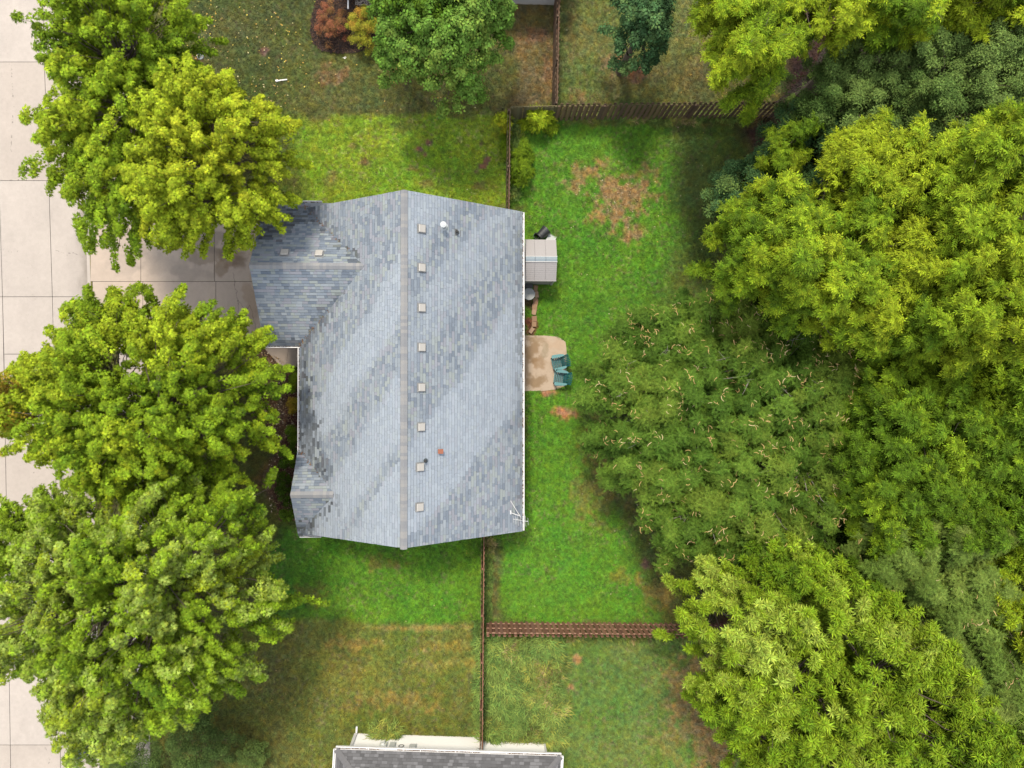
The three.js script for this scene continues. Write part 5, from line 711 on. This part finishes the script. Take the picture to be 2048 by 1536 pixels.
// ---------------------------------------------------------------- grass, tall grass, fallen leaves
{
  const blade = (n, L, w, spread, seed) => { const r = rng(seed), P = []; for (let i = 0; i < n; i++) { const a = r() * 6.28, b = a + 1.57, l = L * (.6 + .7 * r()), x = (r() - .5) * spread, z = (r() - .5) * spread, k = .35 + r() * .6, X = Math.cos(a), Z = Math.sin(a), wx = Math.cos(b) * w / 2, wz = Math.sin(b) * w / 2, m = [x + X * l * k * .4, l * .62, z + Z * l * k * .4], t = [x + X * l * k, l * (.95 - k * .35), z + Z * l * k]; P.push(x - wx, 0, z - wz, x + wx, 0, z + wz, m[0] + wx * .8, m[1], m[2] + wz * .8, x - wx, 0, z - wz, m[0] + wx * .8, m[1], m[2] + wz * .8, m[0] - wx * .8, m[1], m[2] - wz * .8, m[0] - wx * .8, m[1], m[2] - wz * .8, m[0] + wx * .8, m[1], m[2] + wz * .8, ...t); } return flat(P); };
  const gm = new THREE.MeshStandardMaterial({ color: 0xffffff, roughness: .9, side: THREE.DoubleSide });
  const keepOut = [wallsPoly, garPoly, GP([[183, 446], [576, 446], [576, 676], [183, 676]]), entryPoly, patioPoly.map(p => p), bedTop, bedEast, bedHouse, southHouse && GP([[700, 1470], [1105, 1486], [1105, 1600], [690, 1600]]), GP([[1052, 478], [1112, 478], [1112, 570], [1052, 570]])];
  const kerbAt = z => { for (let i = 0; i < kerbLine.length - 1; i++) if (z <= kerbLine[i + 1][1]) { const t = (z - kerbLine[i][1]) / (kerbLine[i + 1][1] - kerbLine[i][1]); return kerbLine[i][0] + (kerbLine[i + 1][0] - kerbLine[i][0]) * t; } return kerbLine.at(-1)[0]; };
  const walkPx = (y) => [G(sx(y, WALK0), y)[0], G(sx(y, WALK1), y)[0]]; const w0 = walkPx(0), w1 = walkPx(1500), zA = G(300, 0)[1], zB = G(300, 1500)[1];
  const onWalk = (x, z) => { const t = (z - zA) / (zB - zA), a = w0[0] + (w1[0] - w0[0]) * t, b = w0[1] + (w1[1] - w0[1]) * t; return x > a - .12 && x < b + .12; };
  const r = rng(900), L = [], forest = GP([[1540, 236], [1600, 205], [2200, 205], [2200, 1700], [1580, 1700], [1460, 1420], [1420, 1250], [1500, 1150], [1580, 700], [1490, 560]]);
  const turf = blade(9, .075, .011, .10, 61), c = [0, 0, 0];
  for (let i = 0; i < 330000; i++) {
    const x = -21 + r() * 43, z = -20.4 + r() * 41; if (x < kerbAt(z) + .1 || onWalk(x, z)) continue; if (keepOut.some(p => inside(p, x, z)) || (x > 9 && inside(forest, x, z))) continue; if (r() < bareAt(x, z) * 1.05) continue;
    lawnAt(x, z, c); turfHue(x, z, c); const t = turfTone(x, z) * (.55 + .9 * r()) * 1.35, y = (r() - .5) * .35; L.push([place(x, 0, z, V3((r() - .5) * .5, 1, (r() - .5) * .5).normalize(), r() * 6.28, .7 + r() * .7), [c[0] * t * (1 + y), c[1] * t, c[2] * t * (1 - y * .4)]]);
  }
  const g = instanced('grass', turf, gm, L, scene); g.userData = { kind: 'stuff', label: 'short mown grass of the lawns', category: 'grass' }; console.log('turf', L.length);
  // uncut grass beside the white house and along the fences
  const T2 = [], tall = blade(11, .7, .03, .26, 62), zone = GP([[972, 1270], [1112, 1270], [1118, 1330], [1108, 1400], [1110, 1460], [1098, 1474], [972, 1470]]), strips = [[GP([[972, 1240], [984, 1240], [984, 1080], [972, 1080]]), .45], [GP([[1130, 236], [1500, 236], [1500, 243], [1130, 243]]), .45], [GP([[1026, 236], [1040, 236], [1040, 400], [1024, 400]]), .5], [GP([[952, 1240], [964, 1240], [964, 1470], [956, 1470]]), .5], [GP([[755, 1460], [780, 1455], [790, 1480], [750, 1482]]), .9], [GP([[985, 1272], [1400, 1272], [1400, 1280], [985, 1280]]), .4]];
  const tallAt = (poly, n, s) => { const xs = poly.map(p => p[0]), zs = poly.map(p => p[1]), a = Math.min(...xs), b = Math.max(...xs), d = Math.min(...zs), e = Math.max(...zs); for (let i = 0; i < n; i++) { const x = a + r() * (b - a), z = d + r() * (e - d); if (edge(poly, x, z) < -.1 - .25 * r() * s) continue; const n1 = fbm(x * 1.3 + 8, z * 1.3, 3), col = pick([[[.09, .17, .03], 3], [[.15, .22, .04], 3], [[.24, .25, .04], 1.5], [[.3, .23, .1], 1]], clamp(n1 * 1.5 - .25 + (r() - .5) * .5)), v = .4 + 1.1 * r(); T2.push([place(x, 0, z, V3((n1 - .5) * 3 + (r() - .5) * .7, 1, (fbm(x * 1.1, z * 1.1 + 60, 2) - .5) * 3 + (r() - .5) * .7).normalize(), r() * 6.28, s * (.7 + .6 * r())), col.map(q => q * v)]); } };
  tallAt(zone, 5200, 1); for (const [q, s] of strips) tallAt(q, 420, s);
  instanced('tall_grass', tall, gm, T2, scene).userData = { kind: 'stuff', label: 'uncut grass beside the white house and the fences', category: 'grass' };
  // fallen leaves
  const F = [], leaf = flat([-.045, 0, 0, 0, .012, .035, .05, .004, 0, -.045, 0, 0, .05, .004, 0, 0, .012, -.035]), yel = [[.36, .29, .05], [.33, .21, .04], [.38, .35, .18], [.27, .19, .08]], brn = [[.22, .15, .085], [.16, .1, .06], [.3, .22, .13], [.11, .07, .045], [.4, .33, .24]];
  const scat = (poly, n, cols, s0, dens) => { const xs = poly.map(p => p[0]), zs = poly.map(p => p[1]), a = Math.min(...xs), b = Math.max(...xs), d = Math.min(...zs), e = Math.max(...zs); for (let i = 0; i < n; i++) { const x = a + r() * (b - a), z = d + r() * (e - d); if (!inside(poly, x, z) || inside(wallsPoly, x, z) || (dens && vn(x * .8, z * .8) < r() * dens)) continue; const q = cols[(r() * cols.length) | 0], v = .8 + .4 * r(); F.push([place(x, .055 + r() * .02, z, V3(r() - .5, 1.6, r() - .5).normalize(), r() * 6.28, s0 * (.6 + .8 * r())), q.map(t => t * v)]); } };
  scat(GP([[330, -20], [470, -20], [620, 60], [610, 200], [560, 240], [380, 240]]), 620, yel, .8, .9); scat(GP([[560, 0], [720, 120], [1010, 210], [1010, 260], [560, 300]]), 90, yel, .75); scat(GP([[505, 690], [600, 735], [602, 1000], [545, 1040], [530, 960], [548, 880], [520, 800]]), 2600, brn.concat(yel.slice(3)), .7, .7); scat(GP([[560, 300], [1000, 280], [1000, 400], [560, 400]]), 70, yel, .55); scat(GP([[1060, 240], [1500, 240], [1400, 640], [1060, 640]]), 160, yel.concat(brn), .55); scat(GP([[1122, 0], [1560, 0], [1500, 205], [1122, 205]]), 50, yel, .6); scat(GP([[1140, 330], [1300, 330], [1300, 480], [1140, 400]]), 500, brn, .5, .8); scat(GP([[1160, 640], [1300, 640], [1300, 1230], [1000, 1230], [1060, 800]]), 160, brn, .55); scat(GP([[480, 1080], [960, 1080], [960, 1460], [480, 1460]]), 90, yel, .5);
  scat(GP([[625, 0], [760, 0], [760, 105], [640, 105]]), 220, brn.concat(yel), .5, .6);
  instanced('fallen_leaves', leaf, mat(0xffffff, .85, { side: THREE.DoubleSide }), F, scene).userData = { kind: 'stuff', label: 'fallen leaves scattered over the lawns', category: 'leaves' };
}
renderer.render(scene, camera);
